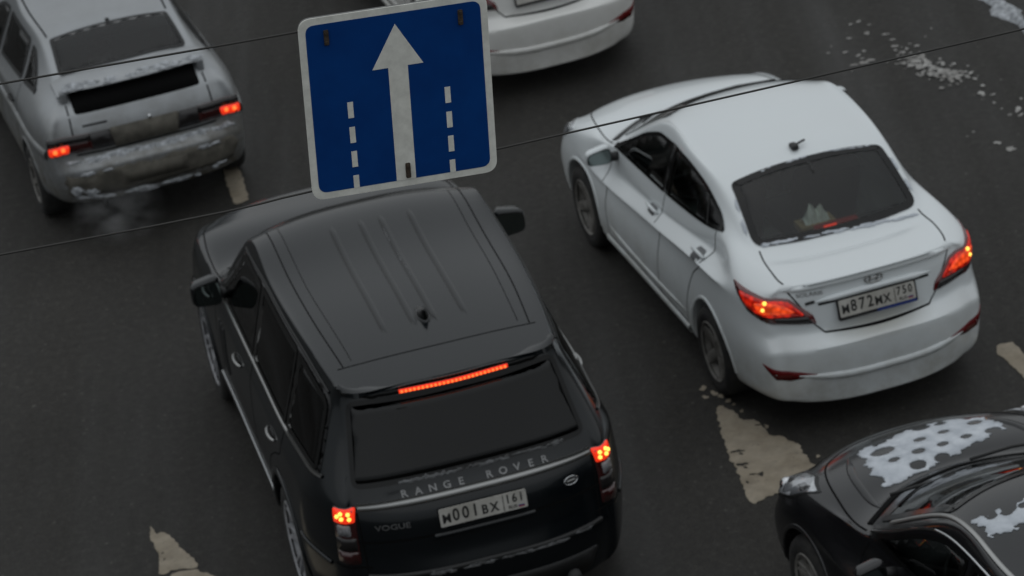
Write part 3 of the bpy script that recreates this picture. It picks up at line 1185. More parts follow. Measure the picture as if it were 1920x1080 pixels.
def strip_clumps(car, B, proj, line, m, n, wmin, wmax, lmin, lmax, seed, off=.004, h=.01, name='snow_or_glint', both=False):
    """broken line of small crusts (snow, frost) or painted glints lying along an edge"""
    r_ = random.Random(seed)
    N = len(line)
    vs, fs = [], []
    for k in range(n):
        i = int(r_.random() * (N - 2)) + 1
        L = r_.uniform(lmin, lmax)
        w = r_.uniform(wmin, wmax)
        c = line[i]
        t = (line[min(i + 1, N - 1)] - line[i - 1]).normalized()
        nn = Vector((-t.y, t.x))
        c = c + nn * r_.uniform(-.3, .3) * wmax
        K = 14
        ph = [r_.uniform(0, 6.28) for _ in range(3)]
        rim, b0 = [], len(vs)
        for q in range(K):
            a = 2 * math.pi * q / K
            rr_ = 1 + .22 * math.sin(2 * a + ph[0]) + .18 * math.sin(3 * a + ph[1]) + .2 * math.sin(5 * a + ph[2])
            p = c + t * math.cos(a) * L / 2 * rr_ + nn * math.sin(a) * w / 2 * rr_
            hh = B.hit(proj, p.x, p.y)
            vs.append(hh[0] + hh[1] * (off - .003))
            rim.append(p)
        for q in range(K):
            p = c + (rim[q] - c) * .6
            hh = B.hit(proj, p.x, p.y)
            vs.append(hh[0] + hh[1] * (off + h * r_.uniform(.5, 1.0)))
        hh = B.hit(proj, c.x, c.y)
        vs.append(hh[0] + hh[1] * (off + h))
        for q in range(K):
            j = (q + 1) % K
            fs.append((b0 + q, b0 + j, b0 + K + j, b0 + K + q))
            fs.append((b0 + K + q, b0 + K + j, b0 + 2 * K))
    me = mesh(name, vs, fs)
    bm = bmesh.new(); bm.from_mesh(me)
    bmesh.ops.recalc_face_normals(bm, faces=bm.faces)
    bm.to_mesh(me); bm.free()
    o = car.part(name, me, m)
    o['kind'] = 'stuff'
    return o

# ------------------------------------------------------------------ road, markings
def sheet(name, poly, z, m, parent=None, res=None, smooth=False):
    vs, fs = tri2d([Vector(p) for p in poly], res or 1e9)
    f2 = []
    for f in fs:
        a, b, c = (vs[i] for i in f[:3])
        f2.append(tuple(f) if (b - a).cross(c - a) > 0 else tuple(f)[::-1])
    return link(name, mesh(name, [(v.x, v.y, z) for v in vs], f2, smooth), m, parent)

road = link('road', mesh('road', [(-400, -400, 0), (400, -400, 0), (400, 600, 0), (-400, 600, 0)], [(0, 1, 2, 3)], False), 'asphalt')
tag(road, kind='structure')

def ragged(pts, amp=0.02, step=0.03, seed=1, jag=0.5):
    """closed outline broken up by chipping"""
    rnd = random.Random(seed)
    P = rounded(pts, 0.02, step, 2)
    N = len(P)
    out = []
    ph = [rnd.uniform(0, 6.28) for _ in range(6)]
    c = sum(P, Vector((0, 0))) / N
    for i, p in enumerate(P):
        t = P[(i + 1) % N] - P[i - 1]
        nn = Vector((-t.y, t.x)).normalized() if t.length > 1e-9 else Vector((0, 1))
        k = sum(math.sin(i * (0.21 + 0.33 * q) + ph[q]) / (1 + q * 0.5) for q in range(6)) * 0.35
        k += rnd.uniform(-jag, jag)
        out.append(p + nn * amp * k)
    return out

def blob(cx_, cy_, r, seed, n=14, el=1.0, ang=0.0):
    rnd = random.Random(seed)
    ph = [rnd.uniform(0, 6.28) for _ in range(4)]
    out = []
    for k in range(n):
        t = 2 * math.pi * k / n
        rr = r * (1 + 0.25 * math.sin(2 * t + ph[0]) + 0.2 * math.sin(3 * t + ph[1]) + 0.15 * math.sin(5 * t + ph[2]) + rnd.uniform(-.15, .15))
        x, y = rr * math.cos(t) * el, rr * math.sin(t)
        out.append(Vector((cx_ + x * math.cos(ang) - y * math.sin(ang), cy_ + x * math.sin(ang) + y * math.cos(ang))))
    return out

def marking(name, pts, m, seed, amp=0.02, holes=(), z=0.004, jag=0.5, step=0.03):
    poly = ragged(pts, amp, step, seed, jag)
    hs = [[Vector(q) for q in h] for h in holes]
    vs, fs = tri2d(poly, 0.15, hs)
    f2 = []
    for f in fs:
        a, b, c = (vs[i] for i in f[:3])
        f2.append(tuple(f) if (b - a).cross(c - a) > 0 else tuple(f)[::-1])
    return link(name, mesh(name, [(v.x, v.y, z) for v in vs], f2, False), m, road)

# worn turn arrow behind the white saloon
ARW = [(1.224, 19.642), (1.274, 19.606), (1.323, 19.529), (1.34, 19.432), (1.449, 19.368), (1.474, 19.259), (1.498, 19.151), (1.586, 19.085), (1.678, 18.988), (1.677, 18.88), (1.698, 18.795), (1.727, 18.671), (1.674, 18.496), (1.576, 18.336), (1.499, 18.321), (1.455, 18.409), (1.376, 18.376), (1.283, 18.31), (1.261, 18.429), (1.248, 18.584), (1.244, 18.738), (1.226, 18.898), (1.217, 19.058), (1.2, 19.242), (1.198, 19.424), (1.205, 19.524)]
ah = [blob(1.276, 19.0, .020, 3, el=1.8), blob(1.295, 18.96, .014, 33), blob(1.283, 18.823, .022, 4, el=1.6), blob(1.300, 18.78, .014, 34), blob(1.289, 18.59, .016, 5, el=.7), blob(1.386, 18.667, .022, 6), blob(1.335, 18.68, .012, 16, el=2.0), blob(1.45, 19.30, .012, 8, el=1.5), blob(1.37, 19.40, .010, 9)]
marking('painted_arrow', ARW, 'roadpaint', 11, 0.016, ah, step=.022)
for k, (x, y, r) in enumerate([(1.161, 19.902, .022), (1.161, 19.776, .018), (1.224, 19.809, .022), (1.264, 19.765, .020), (1.303, 19.68, .018), (1.37, 19.515, .012), (1.50, 19.265, .014), (1.768, 18.784, .012), (1.33, 19.62, .010)]):
    marking('paint_flake', blob(x, y, r, 30 + k, el=1.5, ang=1.8), 'roadpaint', 40 + k, 0.004)
# worn arrow tip at the bottom left, cracked across
marking('painted_arrow', [(-2.531, 19.169), (-2.506, 19.091), (-2.482, 19.031), (-2.455, 19.059), (-2.419, 19.031), (-2.362, 18.901), (-2.315, 18.792), (-2.26, 18.698), (-2.2, 18.579), (-2.208, 18.539), (-2.292, 18.541), (-2.38, 18.554), (-2.397, 18.52), (-2.449, 18.518), (-2.461, 18.628), (-2.46, 18.747), (-2.504, 18.889), (-2.521, 18.99)], 'roadpaint', 12, 0.010, [blob(-2.44, 18.78, 0.010, 21), blob(-2.425, 18.70, 0.008, 22)], step=.02)
marking('painted_arrow', [(-2.383, 18.500), (-2.326, 18.522), (-2.212, 18.517), (-2.181, 18.472), (-2.136, 18.451), (-2.05, 18.33), (-1.90, 18.0), (-2.0, 17.6), (-2.35, 17.6), (-2.42, 18.1)], 'roadpaint', 13, 0.010)
# dash at the right margin
marking('lane_dash', [(3.11, 19.82), (3.14, 19.90), (3.24, 19.91), (3.72, 17.9), (3.58, 17.87), (3.30, 19.05)], 'roadpaint', 14, 0.012)
# dash under the silver hatchback
marking('lane_dash', [(-2.22, 25.3), (-2.09, 25.33), (-1.905, 23.98), (-2.02, 23.92)], 'roadpaint', 15, 0.012)
marking('lane_dash', [(-1.22, 19.6), (-1.09, 19.62), (-0.80, 18.1), (-0.93, 18.08)], 'roadpaint', 18, 0.012)
# crumbled pale paint ahead of the white saloon
rnd = random.Random(5)
def flake_field(cxy, n, sx, sy, ang, rmin, rmax, seed, mname='roadpaint_w'):
    r_ = random.Random(seed)
    for k in range(n):
        a, b = r_.gauss(0, sx), r_.gauss(0, sy)
        x = cxy[0] + a * math.cos(ang) - b * math.sin(ang)
        y = cxy[1] + a * math.sin(ang) + b * math.cos(ang)
        rad = r_.uniform(rmin, rmax) * (1.3 if abs(a) < sx and abs(b) < sy else 0.7)
        p = blob(x, y, rad, seed * 100 + k, 12, r_.uniform(0.8, 1.9), r_.uniform(0, 3))
        marking('paint_flake', p, mname, seed * 100 + k, rad * 0.12, z=0.004 + 0.0002 * k)
flake_field((3.50, 24.62), 75, 0.21, 0.085, -1.15, 0.006, 0.024, 6)
flake_field((3.62, 24.38), 45, 0.11, 0.080, -0.9, 0.006, 0.026, 7)
flake_field((3.42, 24.85), 24, 0.12, 0.06, -1.1, 0.006, 0.02, 17)
flake_field((3.30, 25.25), 12, 0.35, 0.10, -1.2, 0.008, 0.025, 8)
flake_field((2.95, 25.0), 12, 0.15, 0.10, -1.2, 0.008, 0.026, 9)
flake_field((3.93, 23.7), 16, 0.32, 0.06, -1.2, 0.007, 0.022, 10)
flake_field((3.85, 22.6), 14, 0.5, 0.10, -1.2, 0.006, 0.018, 12)

# ridge of old snow along the road edge
def snow_ridge():
    vs, fs = [], []
    N, K = 640, 9
    r_ = random.Random(9)
    for i in range(N):
        t = i / (N - 1)
        y = 42.0 - t * 34.0
        x = 3.845 + (27.6 - y) * 0.212
        w = 0.075 + 0.03 * math.sin(i * 0.31) + 0.022 * math.sin(i * 0.83 + 1) + r_.uniform(-.015, .015)
        for k in range(K):
            s = k / (K - 1) * 2 - 1
            h = 0.045 * (1 - s * s) * (0.7 + 0.4 * math.sin(i * 0.47 + k) + 0.3 * r_.random())
            vs.append((x + s * w + 0.01 * math.sin(i * 0.6), y + r_.uniform(-.012, .012), -0.004 + max(0, h)))
    for i in range(N - 1):
        for k in range(K - 1):
            fs.append((i * K + k, (i + 1) * K + k, (i + 1) * K + k + 1, i * K + k + 1))
    o = link('snow_ridge', mesh('snow_ridge', vs, fs), 'dirty_snow')
    tag(o, 'ridge of dirty old snow along the road edge, top right', 'snow', kind='stuff')
snow_ridge()
# ------------------------------------------------------------------ black off-roader
RR_POSE = (-0.34158, 16.96004, 0.197278)
def rr_sections():
    S = []
    #        0 under         1 sill           2 low            3 mid            4 upper         5 shoulder       6 belt            7 window top     8 roof edge      9 roof mid      10 centre
    S.append([(.30,.70,.34),(.26,.80,.40),(.24,.825,.54),(.235,.83,.68),(.235,.825,.84),(.235,.815,1.04),(.245,.79,1.165),(.24,.72,1.185),(.205,.60,1.19),(.172,.33,1.19),(.162,0,1.19)])
    S.append([(.60,.76,.33),(.60,.90,.38),(.58,.945,.54),(.56,.95,.70),(.55,.945,.86),(.53,.925,1.06),(.47,.862,1.215),(.515,.672,1.62),(.485,.612,1.675),(.43,.33,1.69),(.42,0,1.695)])
    S.append([(.85,.80,.33),(.85,.935,.38),(.84,.975,.54),(.82,.978,.70),(.82,.97,.88),(.80,.948,1.08),(.74,.885,1.225),(.66,.695,1.655),(.44,.60,1.728),(.36,.33,1.742),(.335,0,1.748)])
    S.append([(1.22,.82,.32),(1.22,.95,.36),(1.22,.985,.54),(1.22,.985,.72),(1.22,.978,.90),(1.22,.955,1.10),(1.20,.905,1.225),(1.08,.735,1.68),(.84,.655,1.758),(.80,.36,1.785),(.79,0,1.795)])
    S.append([(1.75,.84,.32),(1.75,.945,.36),(1.75,.972,.55),(1.75,.975,.75),(1.75,.970,.92),(1.75,.952,1.10),(1.72,.908,1.22),(1.62,.762,1.69),(1.45,.690,1.772),(1.42,.38,1.810),(1.42,0,1.822)])
    S.append([(2.35,.85,.32),(2.35,.945,.36),(2.35,.970,.55),(2.35,.975,.75),(2.35,.970,.92),(2.35,.952,1.09),(2.34,.910,1.21),(2.28,.772,1.69),(2.15,.705,1.775),(2.12,.39,1.818),(2.12,0,1.832)])
    S.append([(2.95,.86,.32),(2.95,.945,.36),(2.95,.970,.55),(2.95,.978,.75),(2.95,.972,.92),(2.95,.955,1.08),(2.95,.912,1.195),(2.75,.770,1.655),(2.80,.705,1.735),(2.86,.40,1.775),(2.88,0,1.785)])
    S.append([(3.55,.86,.32),(3.55,.95,.36),(3.55,.975,.55),(3.55,.980,.75),(3.55,.975,.92),(3.55,.955,1.07),(3.45,.915,1.175),(3.42,.865,1.205),(3.50,.80,1.205),(3.62,.42,1.215),(3.66,0,1.22)])
    S.append([(4.12,.84,.33),(4.12,.955,.38),(4.12,.985,.54),(4.12,.985,.72),(4.12,.975,.90),(4.12,.950,1.05),(4.10,.905,1.135),(4.08,.83,1.155),(4.08,.70,1.165),(4.10,.38,1.17),(4.10,0,1.172)])
    S.append([(4.50,.80,.34),(4.50,.93,.40),(4.50,.955,.54),(4.50,.955,.70),(4.48,.94,.86),(4.46,.915,1.00),(4.45,.87,1.085),(4.45,.80,1.105),(4.48,.66,1.118),(4.52,.36,1.125),(4.54,0,1.127)])
    S.append([(4.62,.74,.36),(4.66,.84,.42),(4.68,.86,.54),(4.68,.862,.70),(4.66,.855,.84),(4.65,.84,.96),(4.65,.81,1.03),(4.67,.73,1.048),(4.73,.58,1.06),(4.80,.32,1.068),(4.82,0,1.07)])
    rear = [(.15, 0), (.05, 0), (.01, 0), (.0, 0), (.035, -.02), (.06, .0)]
    front = [(4.82, 0), (4.93, 0), (4.99, 0), (5.0, 0), (4.97, 0), (4.90, 0)]
    return S, rear, front

def range_suv():
    B = Body(*rr_sections(), m=6, prear=3.4, creases=[('ring', 2, (8, 10), .75), ('ring', 1, (8, 10), .6), ('ring', 0, (6, 10), .5), ('line', 6, (6, 10), .45), ('line', 5, (1, 8), .30), ('r', 3, (6, 10), .5), ('r', 4, (6, 10), .4), ('line', 8, (2, 6), .35)])
    car = Car('black_suv', RR_POSE, 'large black off-roader with a lit high brake light, below the blue sign')
    # -- glazing
    fd = rounded([(3.28, 1.195), (2.20, 1.215), (2.18, 1.700), (2.70, 1.672)], [.05, .03, .03, .08])
    rd = rounded([(2.12, 1.218), (1.19, 1.232), (1.21, 1.698), (2.11, 1.704)], 0.03)
    qw = rounded([(1.14, 1.235), (.50, 1.250), (.60, 1.625), (1.14, 1.690)], [.03, .05, .06, .03])
    window(car, B, 'front_side_window', 'side', fd, 'glass', mirror=True)
    window(car, B, 'rear_side_window', 'side', rd, 'glass_s', mirror=True)
    window(car, B, 'quarter_window', 'side', qw, 'glass_s', mirror=True)
    rg = rounded([(-.698, 1.220), (.698, 1.220), (.618, 1.655), (-.618, 1.655)], [.05, .05, .04, .04])
    window(car, B, 'rear_window', 'rear', rg, 'glass_d', frit=0.026, hole_in=.012)
    ws = rounded([(3.56, -.74), (3.62, 0), (3.56, .74), (2.885, .625), (2.93, 0), (2.885, -.625)], .04)
    window(car, B, 'windscreen', 'top', ws, 'glass', frit=0.05)
    # gloss black frame round the side panes
    dlo = rounded([(3.34, 1.183), (2.2, 1.202), (1.2, 1.222), (.455, 1.243), (.565, 1.655), (1.1, 1.715), (1.7, 1.727), (2.3, 1.725), (2.745, 1.690)], [.03, .1, .1, .04, .06, .1, .1, .1, .05])
    car.both(B, 'side_window_frame', 'side', dlo, 'frit', off=.002, thick=.002, res=.05, holes=[inset(p, .012) for p in (fd, rd, qw)])
    # bright belt moulding in two lines
    bl = catmull([(3.36, 1.178), (2.6, 1.198), (1.8, 1.214), (1.1, 1.224), (.62, 1.236), (.43, 1.248)], False, .05)
    car.both_rib(B, 'belt_moulding', 'side', bl, 'satin', width=.022, off=.003, height=.010)
    car.both_rib(B, 'roof_rail_moulding', 'side', catmull([(2.74, 1.700), (2.2, 1.735), (1.6, 1.737), (1.1, 1.725), (.62, 1.672)], False, .05), 'trim', width=.018, off=.003, height=.006)
    # -- body
    FD = catmull([(3.32, 1.19), (3.36, .95), (3.34, .6), (3.30, .44)], False, .05) + V2((2.17, .44), (2.16, .9), (2.16, 1.21))
    RD = V2((2.16, 1.21), (2.16, .9), (2.17, .44)) + catmull([(1.76, .44), (1.74, .60), (1.62, .80), (1.40, .95), (1.20, 1.05), (1.18, 1.225)], False, .04)
    BON = catmull([(3.70, .80), (3.42, .885), (3.75, .885), (4.1, .87), (4.45, .82), (4.62, .72)], False, .05)
    BON = V2((3.66, .80), (3.42, .885), (3.75, .885), (4.1, .87), (4.45, .82), (4.62, .72), (4.72, .45), (4.78, 0), (4.72, -.45), (4.62, -.72), (4.45, -.82), (4.1, -.87), (3.75, -.885), (3.42, -.885), (3.66, -.80), (3.72, -.5), (3.76, 0), (3.72, .5))
    TG = V2((.705, 1.235), (.705, 1.0), (.70, .72), (-.70, .72), (-.705, 1.0), (-.705, 1.235))
    ob = add_shell(car, B.shell([(1.23, .385, .455, .62), (4.13, .385, .455, .62)], 'black', panels=door_panels(FD, RD) + [('bonnet', [('top', BON, lambda c: c[2] > .9)]), ('tailgate', [('rear', TG, lambda c: c[0] < .5)])]))
    # wheel arch lips
    for x in (1.23, 4.13):
        car.both_rib(B, 'wheel_arch_lip', 'side', circle_arc((x, .385), .475, 5, 175, 30), 'black', width=.045, off=.002, height=.012)
    # -- doors and shut lines
    gap(car, B, 'side', [(3.32, 1.17), (3.36, .95), (3.34, .6), (3.30, .44)])
    gap(car, B, 'side', [(2.16, 1.2), (2.16, .9), (2.17, .44)])
    gap(car, B, 'side', [(1.18, 1.2), (1.20, 1.05), (1.40, .95), (1.62, .80), (1.74, .60), (1.76, .44)])
    handle(car, B, 2.55, 1.035, .20, 'satin', .022, doors=ob[1:3], rad=.011)
    handle(car, B, 1.44, 1.06, .20, 'satin', .022, doors=ob[3:5], rad=.011)
    # sill: dark step with a bright strip above it
    car.both(B, 'sill_cladding', 'side', rounded([(1.80, .36), (3.52, .36), (3.60, .47), (1.72, .47)], .03), 'trim', off=.012, thick=.012, res=.08)
    car.both_rib(B, 'sill_strip', 'side', polyline([(1.74, .495), (3.5, .495)], .06), 'chrome', width=.030, off=.004, height=.010)
    # side vents on the front doors
    for k in range(3):
        car.both(B, 'side_vent', 'side', rounded([(3.20 - k * .07, .70), (3.16 - k * .07, .70), (3.20 - k * .07, 1.02), (3.24 - k * .07, 1.02)], .01), 'trim', off=.006, thick=.006, res=.1)
    # bonnet lines
    gap(car, B, 'top', [(3.42, .88), (3.75, .885), (4.1, .87), (4.45, .82), (4.62, .72)])
    gap(car, B, 'top', [(3.66, .80), (3.72, .5), (3.76, 0), (3.72, -.5), (3.66, -.80)], both=False, w=.03)
    # -- roof: seams, pressed ribs, aerial
    for s in (1, -1):
        car.part('roof_seam', B.ribbon('top', catmull([(2.70, .625 * s), (2.0, .622 * s), (1.3, .605 * s), (.72, .565 * s)], False, .05), .008, off=.0012), 'gap')
        car.part('roof_seam', B.ribbon('top', catmull([(2.66, .555 * s), (2.2, .552 * s), (1.6, .545 * s), (.76, .505 * s)], False, .05), .004, off=.0012), 'gap')
    gap(car, B, 'top', [(.715, .60), (.69, .4), (.675, .2), (.67, 0), (.675, -.2), (.69, -.4), (.715, -.60)], both=False, w=.008)
    for yy in (.25, .065, -.065, -.25):
        car.part('roof_rib', B.ribbon('top', polyline([(2.42, yy), (.93, yy * .98)], .06), lambda t: .028 if .02 < t < .98 else .015, off=.0005, height=.005, taper=.04), 'black')
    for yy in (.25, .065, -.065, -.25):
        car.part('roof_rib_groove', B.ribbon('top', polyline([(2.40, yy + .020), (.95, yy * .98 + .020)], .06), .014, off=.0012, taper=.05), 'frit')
    # shark-fin aerial: swept blade on an oval foot
    h0 = B.hit('top', 1.04, 0)[0].z
    rows = []
    for k in range(9):
        t = k / 8
        x0, x1 = .955 + .012 * t, 1.135 - .150 * t ** .8
        hw_ = .030 * (1 - t) ** .75 + .004
        z = h0 + .004 + .062 * t
        rows.append([Vector((x0 + (x1 - x0) * (.5 - .5 * math.cos(a * math.pi / 8)), hw_ * math.sin(a * math.pi / 8) * (1 if a <= 8 else 1), z)) for a in range(17)])
    fv = [p for row in rows for p in row]
    ff = [(i_ * 17 + a, i_ * 17 + (a + 1) % 17, (i_ + 1) * 17 + (a + 1) % 17, (i_ + 1) * 17 + a) for i_ in range(8) for a in range(17)]
    ff.append(tuple(8 * 17 + a for a in range(17)))
    fo = car.part('roof_aerial', (fv, ff), 'frit')
    ring = [Vector((1.04 + .105 * math.cos(t * .2618), .042 * math.sin(t * .2618))) for t in range(24)]
    car.part('aerial_base', B.patch('top', ring, off=.005, thick=.007, res=.03, dome=.006), 'black', fo)
    strip_clumps(car, B, 'top', [Vector((2.22 - .03 * k, -.045 - .0006 * k)) for k in range(25)], 'muck_or_glint', 7, .006, .010, .05, .16, 43, off=.004, h=.001)  # broken highlight along the roof, painted as pale strips
    # -- spoiler light
    def lip(y0, y1, z0, z1, name, m, off, parent=None, n=24, proj='rear'):
        vs, fs = [], []
        for i in range(n + 1):
            y = y0 + (y1 - y0) * i / n
            for z in (z0, (z0 + z1) / 2, z1):
                q = min((B.hit('rear', y, 1.70 + .005 * w)[0] for w in range(13)), key=lambda v: v.x)
                e = .010 if z == (z0 + z1) / 2 else 0
                vs.append(Vector((q.x - off - e, y, z)))
        for i in range(n):
            for k in range(2):
                a = i * 3 + k
                fs.append((a, a + 1, a + 4, a + 3))
        return car.part(name, (vs, [f[::-1] for f in fs]), m, parent)
    sl = lip(-.58, .58, 1.700, 1.730, 'spoiler_lip', 'frit', .003)
    hl = lip(-.325, .325, 1.704, 1.730, 'high_brake_light', 'red_on', .012)
    for k in range(26):
        y = -.308 + .616 * k / 25
        q = min((B.hit('rear', y, 1.70 + .005 * w)[0] for w in range(13)), key=lambda v: v.x)
        bm = bmesh.new()
        bmesh.ops.create_icosphere(bm, subdivisions=1, radius=.0095)
        bmesh.ops.translate(bm, vec=(q.x - .020, y, 1.717), verts=bm.verts)
        car.part('led', bm_mesh('led', bm), 'red_hot', hl)
    # -- tailgate
    cb = polyline([(-.69, 1.125), (.69, 1.125)], .05)
    car.part('tailgate_bar', B.ribbon('rear', cb, .040, off=.006, height=.018), 'satin')
    gap(car, B, 'rear', [(-.72, .915), (.72, .915)], both=False, w=.014, smooth=False)
    car.part('tailgate_ledge', B.ribbon('rear', polyline([(-.30, .905), (.30, .905)], .05), .030, off=.004, height=.012), 'black')
    car.part('tailgate_lower_edge', B.ribbon('rear', polyline([(-.70, .700), (.70, .700)], .05), .030, off=.004, height=.014), 'trim')
    gap(car, B, 'rear', [(.705, 1.10), (.705, 1.0), (.70, .72)], w=.010)
    # letters along the tailgate
    word = 'RANGE ROVER'
    for k, ch in enumerate(word):
        if ch == ' ': continue
        y = .420 - .84 * k / (len(word) - 1)
        vs, fs = text_vf(ch, .048, 1.35, bold=.0010)
        pts = [(y - v.x, 1.162 + v.y) for v in vs]
        p3 = B.surf('rear', pts, .006)
        car.part('badge_letter', (p3, [f for f in fs]), 'badge', smooth=False)
    for word, y0, z0, sz in (('VOGUE', .525, 1.005, .044),):
        vs, fs = text_vf(word, sz, 1.35, bold=.0006)
        p3 = B.surf('rear', [(y0 - v.x, z0 + v.y) for v in vs], .005)
        car.part('badge_letters', (p3, fs), 'badge', smooth=False)
    ov = [Vector((-.545 + .042 * math.cos(t * .2618), 1.018 + .023 * math.sin(t * .2618))) for t in range(24)]
    bd = car.part('oval_badge', B.patch('rear', ov, off=.006, thick=.006, res=.05), 'trim')
    car.part('badge_rim', B.ribbon('rear', ov, .007, off=.007, height=.003, closed=True), 'chrome', bd)
    car.part('badge_bar', B.ribbon('rear', polyline([(-.57, 1.018), (-.52, 1.018)], .02), .008, off=.008, height=.002), 'satin', bd)
    strip_clumps(car, B, 'rear', [Vector((-.55 + .02 * k, 1.222)) for k in range(50)], 'muck_or_glint', 60, .008, .020, .02, .09, 41, off=.006, h=.003)
    strip_clumps(car, B, 'rear', [Vector((-.62 + .02 * k, .690)) for k in range(50)], 'muck_or_glint', 40, .012, .026, .03, .10, 42, off=.014, h=.004)
    # plate
    pn = B.hit('rear', 0, 1.02)
    org = pn[0] + Vector((-.022, 0, 0))
    uy = Vector((.10, 0, 1)).normalized()
    number_plate(car, org, Vector((0, -1, 0)), uy, 'M001BX', '161')
    # -- tail lamps: stacked blocks wrapped round the corner
    for mm in (False, True):
        pr = ('az', 38, (0, 0, 0))
        u0, u1 = .682, .812
        def blk(z0, z1, name, m, off=.008, ua=u0, ub=u1, parent=None):
            sk = .02
            return car.part(name, B.patch(pr, rounded([(ua, z0), (ub, z0 - .0), (ub, z1), (ua, z1 + .0)], .012, .03, 2), off=off, thick=.012, res=.05, mirror=mm), m, parent)
        base = blk(.775, 1.135, 'tail_lamp', 'red_dark', .004, u0 - .006, u1 + .006)
        blk(1.045, 1.130, 'brake_light', 'red_on', .010, parent=base)
        blk(.960, 1.030, 'reversing_lens', 'clear', .010, u0 + .03, u1 - .02, parent=base)
        blk(.865, .945, 'indicator_lens', 'smoke_lens', .010, parent=base)
        blk(.785, .855, 'lower_lens', 'red_dark', .010, parent=base)
        for (a, b) in ((.72, 1.10), (.755, 1.105), (.715, 1.07), (.75, 1.075), (.78, 1.085)):
            q = B.hit(pr, a, b)
            bm = bmesh.new()
            bmesh.ops.create_icosphere(bm, subdivisions=2, radius=.0125)
            c = q[0] + q[1] * .012
            bmesh.ops.translate(bm, vec=(c.x, -c.y if mm else c.y, c.z), verts=bm.verts)
            car.part('lamp_bulb', bm_mesh('bulb', bm), 'amber', base)
    # -- bumper
    gap(car, B, 'az' and ('az', 40, (0, 0, 0)), [(.60, .755), (.72, .752), (.85, .75)], w=.012)
    car.both_rib(B, 'bumper_crease', 'side', catmull([(.34, .73), (.5, .745), (.72, .755)], False, .04), 'black', width=.03, off=.002, height=.010)
    car.part('bumper_valance', B.patch('rear', rounded([(-.60, .40), (.60, .40), (.66, .55), (-.66, .55)], .03), off=.006, thick=.006, res=.1), 'trim')
    for s in (1, -1):
        car.part('exhaust_tip', tube([(.02, s * .48, .40), (.35, s * .48, .42)], .045, 14), 'trim')
    # -- front end
    car.part('grille', B.patch('front', rounded([(-.55, .82), (.55, .82), (.58, .98), (-.58, .98)], .03), off=.006, thick=.006, res=.1), 'trim')
    for mm in (False, True):
        car.part('headlamp', B.patch(('az', 140, (5, 0, 0)), rounded([(-.72, .84), (-.42, .84), (-.42, .98), (-.72, 1.0)], .03), off=.006, thick=.01, res=.06, mirror=mm), 'head_lens')
    # -- mirrors, wipers
    mirror_pair(car, 3.10, .925, 1.125, 1.265, .185, 'black', drop=.0)
    gv = car.part('wiper', tube([(3.66, .45, 1.235), (3.58, -.05, 1.262)], .009, 6), 'trim')
    car.part('wiper', tube([(3.69, -.05, 1.238), (3.60, -.55, 1.255)], .009, 6), 'trim')
    # -- wheels and cabin
    wheel_meshes('rr', .385, .275, .27, 7, True, None)
    add_wheels(car, 'rr', [(1.23, .835, .385, 1, 0), (1.23, .835, .385, -1, 0), (4.13, .835, .385, 1, 1), (4.13, .835, .385, -1, 1)], 'rim')
    cabin(car, 2.45, 1.40, .80, .5, .78, 3.25, 1.16)
    return car, B
rr, RRB = range_suv()
